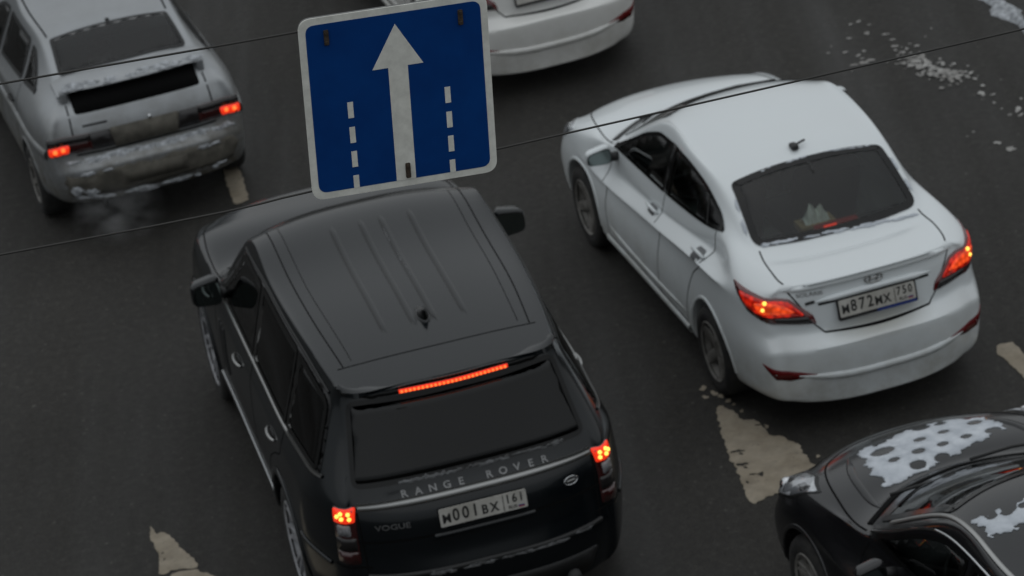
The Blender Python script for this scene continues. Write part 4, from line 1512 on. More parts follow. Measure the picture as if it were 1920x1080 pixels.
# ------------------------------------------------------------------ white saloons
SO_POSE = (2.30753, 19.08409, 0.250391)
W2_POSE = (0.641, 25.174, 0.259)
def sol_sections():
    S = []
    S.append([(.34,.62,.22),(.28,.71,.25),(.25,.745,.40),(.245,.757,.60),(.285,.738,.72),(.30,.735,.90),(.30,.690,1.000),(.255,.60,1.022),(.215,.50,1.034),(.165,.27,1.043),(.15,0,1.045)])
    S.append([(.62,.70,.21),(.62,.80,.25),(.60,.83,.40),(.60,.838,.60),(.60,.826,.82),(.60,.822,.925),(.57,.735,1.050),(.50,.62,1.075),(.47,.52,1.070),(.46,.28,1.064),(.46,0,1.062)])
    S.append([(.98,.72,.20),(.98,.825,.24),(.98,.850,.40),(.98,.850,.60),(.98,.826,.845),(.98,.838,.905),(.88,.705,1.115),(.80,.620,1.140),(.70,.545,1.118),(.63,.30,1.097),(.61,0,1.092)])
    S.append([(1.40,.74,.20),(1.40,.825,.25),(1.40,.842,.40),(1.40,.828,.60),(1.40,.798,.820),(1.38,.840,.880),(1.28,.712,1.085),(1.22,.620,1.315),(1.16,.545,1.365),(1.18,.31,1.398),(1.19,0,1.408)])
    S.append([(1.85,.74,.20),(1.85,.825,.25),(1.85,.840,.40),(1.85,.824,.60),(1.85,.792,.770),(1.84,.840,.828),(1.82,.732,1.030),(1.76,.632,1.385),(1.70,.575,1.430),(1.68,.32,1.458),(1.68,0,1.467)])
    S.append([(2.40,.74,.20),(2.40,.825,.25),(2.40,.840,.40),(2.40,.824,.58),(2.40,.792,.715),(2.40,.840,.773),(2.38,.738,.995),(2.26,.622,1.360),(2.31,.560,1.402),(2.40,.33,1.432),(2.43,0,1.440)])
    S.append([(3.02,.74,.20),(3.02,.83,.25),(3.02,.845,.40),(3.02,.832,.56),(3.02,.806,.665),(3.02,.842,.720),(3.03,.745,.958),(3.00,.722,.982),(3.07,.670,.990),(3.27,.38,1.002),(3.33,0,1.006)])
    S.append([(3.545,.70,.21),(3.545,.82,.25),(3.545,.848,.40),(3.545,.848,.56),(3.545,.842,.665),(3.545,.836,.725),(3.50,.768,.895),(3.50,.700,.928),(3.50,.620,.942),(3.56,.34,.952),(3.58,0,.955)])
    S.append([(4.03,.67,.20),(4.03,.79,.25),(4.03,.822,.38),(4.03,.828,.50),(4.01,.825,.60),(3.98,.812,.69),(3.95,.745,.815),(3.92,.64,.842),(3.94,.54,.856),(3.99,.30,.866),(4.01,0,.869)])
    S.append([(4.13,.60,.21),(4.17,.70,.25),(4.19,.745,.36),(4.19,.755,.47),(4.17,.745,.56),(4.15,.73,.635),(4.15,.69,.70),(4.14,.56,.722),(4.19,.45,.732),(4.26,.24,.740),(4.28,0,.743)])
    rear = [(.14, 0), (.05, 0), (.012, .06), (.0, .050), (.115, -.018), (.132, 0)]
    front = [(4.22, 0), (4.32, 0), (4.37, 0), (4.37, 0), (4.35, 0), (4.32, 0)]
    # one more line between crease and window foot: the shoulder that catches the sky
    for i, row in enumerate(S):
        a, b = row[5], row[6]
        if 2 <= i <= 6:
            t = (b[0] - a[0]) * .45 + a[0]
            p = (t, b[1] + .026, a[2] + .40 * (b[2] - a[2]))
        else:
            p = ((a[0] + b[0]) / 2, (a[1] + b[1]) / 2 + .012, (a[2] + b[2]) / 2 + .006)
        row.insert(6, p)
    rear.append((.140, 0))
    front.append((4.30, 0))
    return S, rear, front

SOL_CR = [('line', 5, (1, 7), .85), ('line', 4, (2, 7), .2), ('line', 6, (2, 6), .45), ('r', 3, (7, 11), .9), ('r', 4, (7, 11), .8), ('ring', 0, (7, 11), .75), ('line', 1, (2, 7), .4), ('line', 9, (3, 5), .35)]
SOLB = Body(*sol_sections(), m=7, prear=3.0, pfront=2.2, creases=SOL_CR)

def sol_glazing(car, B, side='glass_m', rear='glass_m', front='glass'):
    fd = rounded([(3.00, .990), (1.985, 1.040), (1.945, 1.388), (2.22, 1.362), (2.46, 1.275), (2.82, 1.080)], [.03, .02, .03, .06, .1, .1])
    rd = rounded([(1.915, 1.045), (1.45, 1.078), (1.18, 1.105), (.965, 1.150), (1.08, 1.230), (1.34, 1.330), (1.62, 1.378), (1.885, 1.390)], [.02, .1, .1, .02, .08, .1, .1, .03])
    window(car, B, 'front_side_window', 'side', fd, side, mirror=True, frit=.028)
    window(car, B, 'rear_side_window', 'side', rd, side, mirror=True, frit=.028)
    car.both(B, 'pillar_panel', 'side', rounded([(1.90, 1.04), (2.00, 1.04), (1.96, 1.393), (1.87, 1.393)], .005), 'frit', off=.004, thick=.003, res=.06)
    car.both_rib(B, 'window_divider', 'side', polyline([(1.20, 1.105), (1.27, 1.28)], .04), 'trim', width=.018, off=.007, height=.003)
    rg = rounded([(.695, .570), (.645, .30), (.630, 0), (.645, -.30), (.695, -.570), (1.170, -.525), (1.192, -.25), (1.197, 0), (1.192, .25), (1.170, .525)], [.09, .1, .2, .1, .09, .04, .1, .2, .1, .04])
    window(car, B, 'rear_window', 'top', rg, rear, frit=.05)
    ws = rounded([(3.05, -.64), (3.22, -.34), (3.29, 0), (3.22, .34), (3.05, .64), (2.36, .520), (2.44, .26), (2.47, 0), (2.44, -.26), (2.36, -.520)], [.05, .1, .2, .1, .05, .04, .1, .2, .1, .04])
    window(car, B, 'windscreen', 'top', ws, front, frit=.05)

def sol_common(car, B):
    for x in (.975, 3.545):
        car.both_rib(B, 'wheel_arch_lip', 'side', circle_arc((x, .305), .372, 2, 178, 30), car.paint, width=.028, off=.001, height=.008)
    # shut lines
    gap(car, B, 'side', [(2.96, .965), (3.02, .85), (3.05, .60), (3.02, .32)])
    gap(car, B, 'side', [(1.955, 1.03), (1.985, .80), (1.99, .55), (1.98, .30)])
    gap(car, B, 'side', [(1.06, 1.14), (1.06, 1.02), (1.12, .88), (1.30, .74), (1.40, .55), (1.44, .33)])
    gap(car, B, 'side', polyline([(1.44, .315), (3.02, .315)]), smooth=False)
    car.both_rib(B, 'sill_strip', 'side', polyline([(1.42, .275), (3.06, .275)], .06), car.paint, width=.06, off=.002, height=.016)
    car.both_rib(B, 'lower_crease', 'side', catmull([(1.46, .40), (2.0, .375), (2.6, .37), (3.0, .40)], False, .05), car.paint, width=.035, off=.001, height=.010, taper=.2)
    # bonnet
    gap(car, B, 'top', [(3.10, .71), (3.5, .69), (3.85, .62), (4.08, .50), (4.18, .3), (4.2, 0)])
    car.part('scuttle', B.patch('top', rounded([(3.08, -.67), (3.30, -.40), (3.375, 0), (3.30, .40), (3.08, .67), (3.17, .69), (3.40, .42), (3.475, 0), (3.40, -.42), (3.17, -.69)], .01), off=.004, thick=.003, res=.08), 'trim')
    for yc, x0 in ((.45, 3.24), (-.08, 3.35)):
        car.part('wiper', tube([(x0, yc, 1.03), (x0 - .02, yc - .25, 1.045), (x0 - .10, yc - .52, 1.055)], .010, 6), 'trim')
    # front end
    car.part('grille', B.patch('front', rounded([(-.36, .42), (.36, .42), (.46, .63), (-.46, .63)], .04), off=.005, thick=.005, res=.08), 'trim')

def sol_rear(car, B, plate):
    pr = ('az', 40, (0, 0, 0))
    lamp = [(.965, 1.010), (.84, .862), (.66, .792), (.405, .768), (.425, .830), (.555, .955), (.75, .985)]
    red = [(.90, .975), (.825, .890), (.665, .840), (.470, .838), (.560, .938), (.75, .968)]
    hot = [(.78, .935), (.74, .875), (.60, .856), (.52, .866), (.59, .915), (.69, .948)]
    clr = [(.66, .832), (.64, .800), (.425, .776), (.455, .826)]
    for mm in (False, True):
        base = car.part('tail_lamp', B.patch(pr, rounded(lamp, .015, .03, 3), off=.006, thick=.012, res=.05, mirror=mm, dome=.006), 'red_off')
        car.part('lit_lens', B.patch(pr, rounded(red, .02, .03, 3), off=.014, thick=.004, res=.05, mirror=mm), 'red_facet' if plate else 'red_dim', base)
        if plate:
            car.part('lamp_core', B.patch(pr, rounded(hot, .02, .03, 3), off=.018, thick=.003, res=.05, mirror=mm), 'orange_facet', base)
        car.part('reversing_lens', B.patch(pr, rounded(clr, .01, .03, 3), off=.014, thick=.004, res=.05, mirror=mm), 'smoke_lens', base)
        for (a, b, rr_) in ((.70, .945, .014), (.715, .90, .013), (.712, .885, .012)):
            if not plate or rr_ < .0125: continue
            q = B.hit(pr, a, b)
            c = q[0] + q[1] * .016
            bm = bmesh.new()
            bmesh.ops.create_icosphere(bm, subdivisions=2, radius=rr_)
            bmesh.ops.translate(bm, vec=(c.x, -c.y if mm else c.y, c.z), verts=bm.verts)
            car.part('lamp_bulb', bm_mesh('bulb', bm), 'amber', base)
        car.part('bumper_reflector', B.patch(pr, rounded([(.745, .535), (.655, .425), (.57, .412), (.395, .455), (.50, .478), (.61, .488)], .008, .03, 2), off=.004, thick=.006, res=.05, mirror=mm), 'red_refl')
    # boot lid shut lines
    gap(car, B, 'top', [(.665, .555), (.50, .575), (.34, .575), (.265, .56)], w=.010)
    gap(car, B, 'rear', [(.56, 1.01), (.53, .96), (.47, .86), (.43, .78), (.36, .70)], w=.010)
    gap(car, B, 'rear', [(-.36, .70), (0, .688), (.36, .70)], both=False, w=.010)
    # lid lip and garnish above the plate
    car.part('boot_lip', B.ribbon('rear', catmull([(-.60, 1.002), (-.3, 1.020), (0, 1.026), (.3, 1.020), (.60, 1.002)], False, .04), .036, off=.0, height=.018, taper=.12), car.paint)
    car.part('boot_garnish', B.ribbon('rear', catmull([(-.40, .912), (-.2, .925), (0, .928), (.2, .925), (.40, .912)], False, .04), .040, off=.0, height=.022, taper=.15), car.paint)
    car.part('garnish_shadow_line', B.ribbon('rear', catmull([(-.38, .892), (0, .904), (.38, .892)], False, .04), .016, off=.002), 'gap')  # lip shadow above the plate, painted as a dark ribbon
    # bumper mouldings
    car.part('bumper_moulding', B.ribbon('rear', catmull([(-.60, .452), (-.3, .425), (0, .420), (.3, .425), (.60, .452)], False, .04), .050, off=.0, height=.018, taper=.2), car.paint)
    # oval badge with slanted H
    org = B.hit('rear', 0, .975)
    cz = .985
    ov = [Vector((.058 * math.cos(t * .2618), cz + .030 * math.sin(t * .2618))) for t in range(24)]
    bd = car.part('oval_badge', B.ribbon('rear', ov, .012, off=.006, height=.006, closed=True), 'satin')
    for pts in ([(.030, cz - .019), (.020, cz + .019)], [(-.020, cz - .019), (-.030, cz + .019)], [(.025, cz - .004), (-.025, cz + .004)]):
        car.part('badge_bar', B.ribbon('rear', polyline(pts, .02), .012, off=.007, height=.004), 'satin', bd)
    # model lettering on the lid
    vs, fs = text_vf('SOLARIS', .036, 1.25, bold=.0004)
    car.part('badge_letters', (B.surf('rear', [(.425 - v.x, .968 + v.y) for v in vs], .004), fs), 'satin', smooth=False)
    car.part('small_badge', B.patch('rear', rounded([(.40, .905), (.46, .898), (.46, .918), (.40, .925)], .004, .05, 2), off=.004, thick=.004, res=.1), 'trim')

def sol_plate(car, main, region):
    org = SOLB.hit('rear', 0, .845)[0] + Vector((-.022, 0, 0))
    pl = number_plate(car, org, Vector((0, -1, 0)), Vector((.22, 0, 1)).normalized(), main, region, frame='trim')
    ux, uy = Vector((0, -1, 0)), Vector((.22, 0, 1)).normalized()
    vs, fs = tri2d(V2((-.01, -.076), (.262, -.076), (.262, -.058), (-.01, -.058)), 1.0)
    car.part('frame_stripe', flat_to(vs, fs, org, ux, uy, .0085, .002), 'blue_ink', pl, smooth=False)

wheel_meshes('sol', .308, .205, .19, 5, False, (.045, .036))
def sol_panels(k=1.0, dx=0.0):
    def K(pts): return [Vector((p[0] * k + dx, p[1])) for p in pts]
    FD = K([(2.96, .975), (3.02, .85), (3.05, .60), (3.02, .315), (1.98, .315), (1.99, .55), (1.985, .80), (1.955, 1.04)])
    RD = K([(1.955, 1.04), (1.985, .80), (1.99, .55), (1.98, .315), (1.44, .315), (1.40, .55), (1.30, .74), (1.12, .88), (1.06, 1.02), (1.06, 1.12), (1.4, 1.08)])
    BON = K([(3.10, .71), (3.5, .69), (3.85, .62), (4.08, .50), (4.18, .3), (4.2, 0), (4.18, -.3), (4.08, -.5), (3.85, -.62), (3.5, -.69), (3.10, -.71), (3.36, -.41), (3.435, 0), (3.36, .41)])
    LT = K([(.665, .555), (.50, .575), (.34, .575), (.265, .56), (.0, .56), (.0, -.56), (.265, -.56), (.34, -.575), (.50, -.575), (.665, -.555), (.62, 0)])
    LR = V2((.56, 1.03), (.53, .96), (.47, .86), (.43, .78), (.36, .70), (-.36, .70), (-.43, .78), (-.47, .86), (-.53, .96), (-.56, 1.03))
    return door_panels(FD, RD) + [('bonnet', [('top', BON, lambda c: c[2] > .6)]), ('boot_lid', [('top', LT, lambda c: c[2] > .985), ('rear', LR, lambda c: c[0] < .5)])]

def white_saloon(name, pose, label, lit, plate, paint_='white'):
    B = SOLB
    B.holes = []
    car = Car(name, pose, label)
    car.paint = paint_
    sol_glazing(car, B)
    ob = add_shell(car, B.shell([(.975, .305, .360, .56), (3.545, .305, .360, .56)], paint_, panels=sol_panels()))
    sol_common(car, B)
    sol_rear(car, B, lit)
    if plate: sol_plate(car, *plate)
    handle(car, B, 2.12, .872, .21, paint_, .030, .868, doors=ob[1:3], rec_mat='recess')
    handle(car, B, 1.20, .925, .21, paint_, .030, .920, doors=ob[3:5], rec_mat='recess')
    for mm in (False, True):
        car.part('headlamp', B.patch(('az', 140, (4.375, 0, 0)), rounded([(-.985, .835), (-.90, .72), (-.66, .62), (-.42, .585), (-.42, .66), (-.62, .74), (-.87, .838)], .02), off=.005, thick=.01, res=.05, mirror=mm), 'head_facet')
    mirror_pair(car, 2.86, .80, .99, .985, .135, paint_, depth=.10)
    add_wheels(car, 'sol', [(.975, .755, .308, 1, 0), (.975, .755, .308, -1, 0), (3.545, .755, .308, 1, 1), (3.545, .755, .308, -1, 1)], 'rim_d')
    cabin(car, 2.05, 1.15, .66, .4, .52, 2.85, .93)
    car.part('parcel_shelf', box_me('shelf', (.78, 0, 1.00), (.42, 1.10, .03), .01), 'inner')
    return car

so = white_saloon('white_saloon', SO_POSE, 'white saloon with lit red tail lamps and a number plate, right of the black off-roader', True, ('M872MX', '750'))
# things seen on it
car = so; B = SOLB
q = B.hit('top', 1.30, 0)[0]
ab = car.part('roof_aerial', box_me('aerial', (1.30, .02, q.z + .016), (.075, .050, .036), .014), 'trim')
car.part('aerial_mast', tube([(1.30, .015, q.z + .02), (1.31, -.03, q.z + .030), (1.315, -.065, q.z + .036)], .008, 6), 'trim', ab)
car.part('aerial_shade_line', B.ribbon('top', polyline([(1.165, -.005), (1.06, -.012)], .03), .009, off=.0075), 'trim')  # dark strip painting the aerial's shade and reflection on the glass
chm = car.part('high_brake_light', box_me('chmsl', (.765, -.02, 1.105), (.05, .30, .03), .008), 'red_dim')
car.part('lit_core', box_me('chmsl', (.738, .03, 1.109), (.012, .09, .022), .004), 'red_on', chm)
# crumpled tissue standing out of a tan box on the parcel shelf
tb = link('tissue_box', box_me('tissue_box_card', (0, 0, .025), (.14, .25, .05), .006), 'tan')
tb.location = so.root.matrix_basis @ Vector((.955, .05, 1.017))
tb.rotation_euler = (0, 0, SO_POSE[2] + math.pi / 2)
tag(tb, 'tan tissue box with white tissue behind the rear window of the white saloon', 'tissue box')
tv, tf = [], []
for k in range(13):
    t = k / 12
    y = (t - .5) * .17
    hgt = (.035, .05, .085, .115, .10, .075, .085, .12, .125, .10, .07, .045, .03)[k]
    for j, (dx, hh) in enumerate(((-.05, 0), (-.035, .5), (-.005 + .012 * math.sin(k * 1.7), 1.0), (.03, .5), (.05, 0))):
        tv.append((dx + .006 * math.sin(k * 2.3 + j), y, .049 + hgt * hh))
for k in range(12):
    for j in range(4):
        tf.append((k * 5 + j, (k + 1) * 5 + j, (k + 1) * 5 + j + 1, k * 5 + j + 1))
link('tissue', mesh('tissue', tv, tf, False), 'paper', tb)

# frost and snow crumbs round its rear window
r_line = [Vector((.688, .545 - .02 * k)) if 0 else Vector((.622 + .075 * abs((k - 27) / 27) ** 2.2, .54 - .04 * k)) for k in range(28)]
strip_clumps(so, B, 'top', r_line, 'snow', 60, .010, .022, .03, .10, 21, off=.006, h=.004)
strip_clumps(so, B, 'top', V2((.70, .585), (.85, .575), (1.0, .556), (1.15, .538)), 'snow', 22, .008, .018, .03, .09, 22, off=.006, h=.004)
strip_clumps(so, B, 'top', V2((.70, -.585), (.85, -.575), (1.0, -.556), (1.15, -.538)), 'snow', 22, .008, .018, .03, .09, 23, off=.006, h=.004)
strip_clumps(so, B, 'top', [Vector((1.165 + .03 * math.cos(k / 20 * math.pi - math.pi / 2), .49 - .049 * k)) for k in range(21)], 'snow', 16, .008, .016, .03, .08, 24, off=.006, h=.003)
w2 = white_saloon('white_saloon', W2_POSE, 'white saloon cut off by the top edge, behind the blue sign', False, ('', ''), 'white2')
# ------------------------------------------------------------------ dirty silver hatchback
VZ_POSE = (-2.542, 23.701, 0.262)
def vaz_sections():
    S = []
    S.append([(.24,.62,.31),(.19,.70,.34),(.16,.735,.45),(.15,.745,.58),(.155,.745,.70),(.165,.740,.86),(.205,.695,.985),(.20,.62,.998),(.19,.51,1.003),(.175,.28,1.008),(.172,0,1.010)])
    S.append([(.50,.68,.28),(.50,.77,.32),(.48,.795,.45),(.48,.80,.58),(.48,.80,.72),(.47,.788,.88),(.42,.700,1.035),(.36,.600,1.095),(.335,.50,1.100),(.31,.28,1.106),(.305,0,1.108)])
    S.append([(.82,.70,.26),(.82,.795,.31),(.82,.815,.45),(.82,.815,.60),(.82,.81,.75),(.80,.798,.89),(.74,.700,1.055),(.60,.585,1.175),(.52,.515,1.185),(.475,.28,1.195),(.465,0,1.198)])
    S.append([(1.25,.72,.25),(1.25,.79,.30),(1.25,.808,.45),(1.25,.808,.60),(1.25,.806,.76),(1.25,.798,.89),(1.22,.722,1.025),(1.03,.555,1.310),(.965,.490,1.345),(.975,.28,1.366),(.98,0,1.372)])
    S.append([(1.75,.72,.25),(1.75,.79,.30),(1.75,.808,.45),(1.75,.808,.60),(1.75,.806,.76),(1.75,.798,.88),(1.74,.735,.995),(1.60,.578,1.340),(1.55,.515,1.380),(1.53,.29,1.402),(1.53,0,1.410)])
    S.append([(2.30,.72,.25),(2.30,.79,.30),(2.30,.808,.45),(2.30,.808,.60),(2.30,.806,.75),(2.30,.798,.86),(2.30,.745,.965),(2.10,.572,1.315),(2.15,.515,1.350),(2.22,.30,1.378),(2.25,0,1.385)])
    S.append([(2.95,.72,.25),(2.95,.79,.30),(2.95,.81,.45),(2.95,.81,.58),(2.95,.808,.72),(2.95,.798,.82),(2.96,.745,.905),(2.93,.70,.925),(2.98,.64,.935),(3.12,.36,.948),(3.16,0,.952)])
    S.append([(3.33,.68,.26),(3.33,.79,.31),(3.33,.815,.44),(3.33,.815,.57),(3.33,.81,.69),(3.33,.80,.78),(3.32,.74,.86),(3.32,.68,.88),(3.35,.60,.888),(3.40,.33,.895),(3.41,0,.898)])
    S.append([(3.80,.64,.27),(3.82,.74,.32),(3.82,.765,.44),(3.82,.765,.54),(3.80,.755,.64),(3.79,.74,.71),(3.78,.69,.785),(3.78,.62,.80),(3.80,.52,.808),(3.84,.28,.815),(3.85,0,.817)])
    S.append([(3.92,.58,.29),(3.95,.66,.33),(3.97,.68,.43),(3.97,.68,.52),(3.96,.67,.60),(3.95,.65,.65),(3.95,.62,.70),(3.97,.55,.715),(4.01,.45,.722),(4.06,.24,.73),(4.07,0,.732)])
    rear = [(.12, 0), (.04, 0), (.0, 0), (.0, .04), (.075, -.02), (.10, 0)]
    front = [(4.05, 0), (4.12, 0), (4.17, 0), (4.17, 0), (4.15, 0), (4.12, 0)]
    return S, rear, front

def silver_hatch():
    B = Body(*vaz_sections(), m=6, prear=3.2, creases=[('r', 3, (6, 10), .6), ('r', 4, (6, 10), .4), ('ring', 0, (6, 10), .6), ('line', 5, (1, 7), .3)])
    car = Car('silver_hatchback', VZ_POSE, 'dirty silver hatchback with a rear wing and lit brake lights, top left')
    car.paint = 'silver'
    fd = rounded([(2.88, .935), (1.93, .985), (1.90, 1.325), (2.12, 1.295), (2.30, 1.235)], .03)
    rd = rounded([(1.85, .990), (1.10, 1.030), (1.17, 1.305), (1.82, 1.328)], .035)
    qw = rounded([(1.02, 1.035), (.66, 1.062), (.98, 1.270), (1.09, 1.290)], [.02, .02, .05, .03])
    window(car, B, 'front_side_window', 'side', fd, 'glass_m', mirror=True, frit=.03, frame_mat='gasket')
    window(car, B, 'rear_side_window', 'side', rd, 'glass_m', mirror=True, frit=.03, frame_mat='gasket')
    window(car, B, 'quarter_window', 'side', qw, 'glass_m', mirror=True, frit=.03, frame_mat='gasket')
    rg = rounded([(.535, .500), (.505, 0), (.535, -.500), (.955, -.462), (.975, 0), (.955, .462)], [.05, .2, .05, .03, .2, .03])
    window(car, B, 'rear_window', 'top', rg, 'glass_m', frit=.03, frame_mat='gasket')
    ws = rounded([(3.0, -.60), (3.13, 0), (3.0, .60), (2.22, .48), (2.28, 0), (2.22, -.48)], .04)
    window(car, B, 'windscreen', 'top', ws, 'glass', frit=.04, frame_mat='gasket')
    FD = V2((2.83, .93), (2.88, .7), (2.86, .32), (1.90, .32), (1.90, .7), (1.89, .985))
    RD = V2((1.89, .985), (1.90, .7), (1.90, .32), (1.26, .32), (1.24, .50), (1.16, .70), (1.04, .86), (1.06, 1.03))
    TG = V2((.535, 1.10), (.545, .88), (.545, .715), (-.545, .715), (-.545, .88), (-.535, 1.10))
    BON = V2((3.0, .68), (3.4, .66), (3.8, .60), (4.0, .5), (4.05, 0), (4.0, -.5), (3.8, -.6), (3.4, -.66), (3.0, -.68), (3.18, 0))
    ob = add_shell(car, B.shell([(.83, .285, .335, .54), (3.33, .285, .335, .54)], 'silver', panels=door_panels(FD, RD) + [('bonnet', [('top', BON, lambda c: c[2] > .6)]), ('tailgate', [('rear', TG, lambda c: c[0] < .45)])]))
    for x in (.83, 3.33):
        car.both_rib(B, 'wheel_arch_lip', 'side', circle_arc((x, .285), .348, 5, 175, 30), 'silver', width=.030, off=.001, height=.008)
    gap(car, B, 'side', [(2.83, .90), (2.88, .7), (2.86, .32)])
    gap(car, B, 'side', [(1.89, .97), (1.90, .7), (1.90, .32)])
    gap(car, B, 'side', [(1.06, 1.01), (1.04, .86), (1.16, .70), (1.24, .50), (1.26, .32)])
    # side moulding and its bright upper edge
    car.both_rib(B, 'side_moulding', 'side', catmull([(.20, .735), (.7, .735), (1.6, .728), (2.6, .715), (3.2, .70)], False, .06), 'silver', width=.085, off=.0, height=.020)
    handle(car, B, 2.06, .835, .16, 'trim', .018, doors=ob[1:3])
    handle(car, B, 1.22, .855, .16, 'trim', .018, doors=ob[3:5])
    # roof gutters and screen-washer nozzle
    for s in (1, -1):
        car.part('roof_gutter', B.ribbon('top', catmull([(2.15, .50 * s), (1.55, .50 * s), (1.0, .475 * s)], False, .05), .014, off=.0012), 'gap')
    q = B.hit('top', 1.00, -.02)[0]
    car.part('washer_nozzle', box_me('nozzle', (1.0, -.01, q.z + .006), (.03, .03, .018), .006), 'trim')
    # -- wing across the foot of the rear window
    bm = bmesh.new()
    rows = []
    for k in range(25):
        t = k / 24 * 2 - 1
        y = .585 * t
        bow = .045 * t * t
        e = 1 - .35 * max(0, abs(t) - .85) / .15
        ring = [(.515 + bow, 1.196), (.44 + bow, 1.220), (.34 + bow, 1.205), (.262 + bow, 1.170), (.252 + bow, 1.158), (.30 + bow, 1.150), (.40 + bow, 1.160), (.50 + bow, 1.178)]
        cz = 1.180
        rows.append([bm.verts.new((x, y, cz + (z - cz) * e - .03 * max(0, abs(t) - .8) / .2)) for x, z in ring])
    for a, b in zip(rows, rows[1:]):
        for i in range(8):
            bm.faces.new((a[i], a[(i + 1) % 8], b[(i + 1) % 8], b[i]))
    bm.faces.new(rows[0][::-1]); bm.faces.new(rows[-1])
    wing = car.part('rear_wing', bm_mesh('rear_wing', bm, True, 50), 'silver')
    for s in (1, -1):
        car.part('wing_post', box_me('wing_post', (.335, s * .535, 1.110), (.10, .06, .12), .028, seg=4), 'silver', wing)
    # shadow and dark glass under the wing, drawn as one black strip
    car.part('wing_shadow_strip', B.patch('rear', rounded([(-.490, 1.005), (.490, 1.005), (.490, 1.118), (-.490, 1.118)], .02), off=.004, thick=.004, res=.07), 'gap')
    # tailgate outline
    gap(car, B, 'rear', [(.535, 1.06), (.54, .98), (.545, .88), (.545, .73)], w=.012)
    gap(car, B, 'rear', [(-.545, .715), (0, .712), (.545, .715)], both=False, w=.014)
    vs, fs = [], []
    car.part('badge_strip', B.patch('rear', rounded([(.27, .915), (.46, .915), (.46, .930), (.27, .930)], .004, .05, 2), off=.005, thick=.005, res=.1), 'trim')
    # lamps joined by dark garnish
    pr = ('az', 35, (0, 0, 0))
    for mm in (False, True):
        base = car.part('tail_lamp', B.patch(pr, rounded([(.395, .735), (.705, .735), (.705, .870), (.41, .870)], .015, .04, 3), off=.008, thick=.012, res=.06, mirror=mm), 'red_dark')
        car.part('smoked_upper_lens', B.patch(pr, rounded([(.40, .815), (.70, .815), (.70, .866), (.412, .866)], .01, .04, 3), off=.012, thick=.004, res=.06, mirror=mm), 'smoke_lens', base)
        car.part('brake_light', B.patch(pr, rounded([(.56, .742), (.690, .742), (.690, .806), (.55, .806)], .018, .03, 3), off=.012, thick=.004, res=.05, mirror=mm), 'red_on', base)
        for a in (.600, .648):
            q = B.hit(pr, a, .775)
            c = q[0] + q[1] * .008
            bm = bmesh.new()
            bmesh.ops.create_icosphere(bm, subdivisions=2, radius=.018)
            bmesh.ops.translate(bm, vec=(c.x, -c.y if mm else c.y, c.z), verts=bm.verts)
            car.part('lamp_bulb', bm_mesh('bulb', bm), 'red_hot', base)
        car.part('tailgate_garnish', B.patch('rear', rounded([(.245, .735), (.475, .735), (.475, .868), (.275, .868)], .01), off=.006, thick=.006, res=.08, mirror=mm), 'smoke_lens')
    car.part('muddy_plate_recess', B.patch('rear', rounded([(-.255, .722), (.255, .722), (.275, .872), (-.275, .872)], .02), off=.003, thick=.003, res=.08), 'muck')
    car.part('tailgate_lock', B.patch('rear', [Vector((-.05 + .014 * math.cos(t * .52), .885 + .014 * math.sin(t * .52))) for t in range(12)], off=.008, thick=.008, res=.1), 'chrome')
    # bumper: snowy top, mud below, plate panel
    mud = ragged([(-.64, .40), (-.3, .385), (0, .38), (.3, .385), (.64, .40), (.68, .50), (.66, .575), (.35, .585), (0, .575), (-.35, .59), (-.66, .575), (-.68, .5)], .022, .04, 77)
    car.part('mud_film', B.patch('rear', mud, off=.0025, thick=.002, res=.06), 'muck')
    car.part('muddy_number_plate', B.patch('rear', rounded([(-.26, .445), (.26, .445), (.26, .557), (-.26, .557)], .008), off=.014, thick=.012, res=.1), 'muck', label='number plate hidden under brown road dirt')
    ln = catmull([(-.66, .655), (-.3, .668), (0, .67), (.3, .668), (.66, .655)], False, .02)
    strip_clumps(car, B, 'rear', ln, 'dirty_snow', 30, .015, .04, .05, .16, 3, off=.003, h=.005)
    ln = catmull([(-.62, .385), (-.3, .352), (0, .345), (.3, .352), (.62, .385)], False, .02)
    strip_clumps(car, B, 'rear', ln, 'dirty_snow', 18, .02, .045, .05, .15, 4, off=.003, h=.010)
    strip_clumps(car, B, 'rear', V2((.40, .42), (.50, .41), (.60, .43), (.62, .46)), 'dirty_snow', 7, .03, .06, .05, .12, 5, off=.003, h=.016)
    strip_clumps(car, B, 'rear', V2((-.60, .56), (-.5, .565), (-.4, .57), (-.3, .585)), 'dirty_snow', 8, .015, .03, .05, .12, 6, off=.003, h=.008)
    strip_clumps(car, B, 'rear', V2((.25, .585), (.35, .58), (.5, .575), (.6, .56)), 'dirty_snow', 8, .015, .03, .05, .12, 6, off=.003, h=.008)
    # snow on the wing
    r_ = random.Random(4)
    sv, sf = [], []
    for k in range(46):
        t = r_.uniform(-.92, .92)
        y, x = .585 * t, .262 + .045 * t * t + r_.uniform(.0, .05)
        z = 1.172 + (x - .262 - .045 * t * t) * .45
        L, w = r_.uniform(.02, .055), r_.uniform(.008, .022)
        b0 = len(sv)
        for q in range(10):
            a = q * .628
            kk = 1 + .3 * math.sin(2 * a + k) + .2 * math.sin(3 * a)
            sv.append((x + w * math.sin(a) * kk, y + L * math.cos(a) * kk, z + w * math.sin(a) * kk * .4))
        sv.append((x, y, z + .012))
        for q in range(10):
            sf.append((b0 + q, b0 + (q + 1) % 10, b0 + 10))
    o = car.part('snow_or_glint', (sv, sf), 'dirty_snow', wing)
    o['kind'] = 'stuff'
    # exhaust
    car.part('exhaust_tip', tube([(.14, .40, .27), (.5, .40, .29)], .024, 12), 'trim')
    # front end
    car.part('grille', B.patch('front', rounded([(-.32, .60), (.32, .60), (.34, .68), (-.34, .68)], .02), off=.005, thick=.005, res=.08), 'trim')
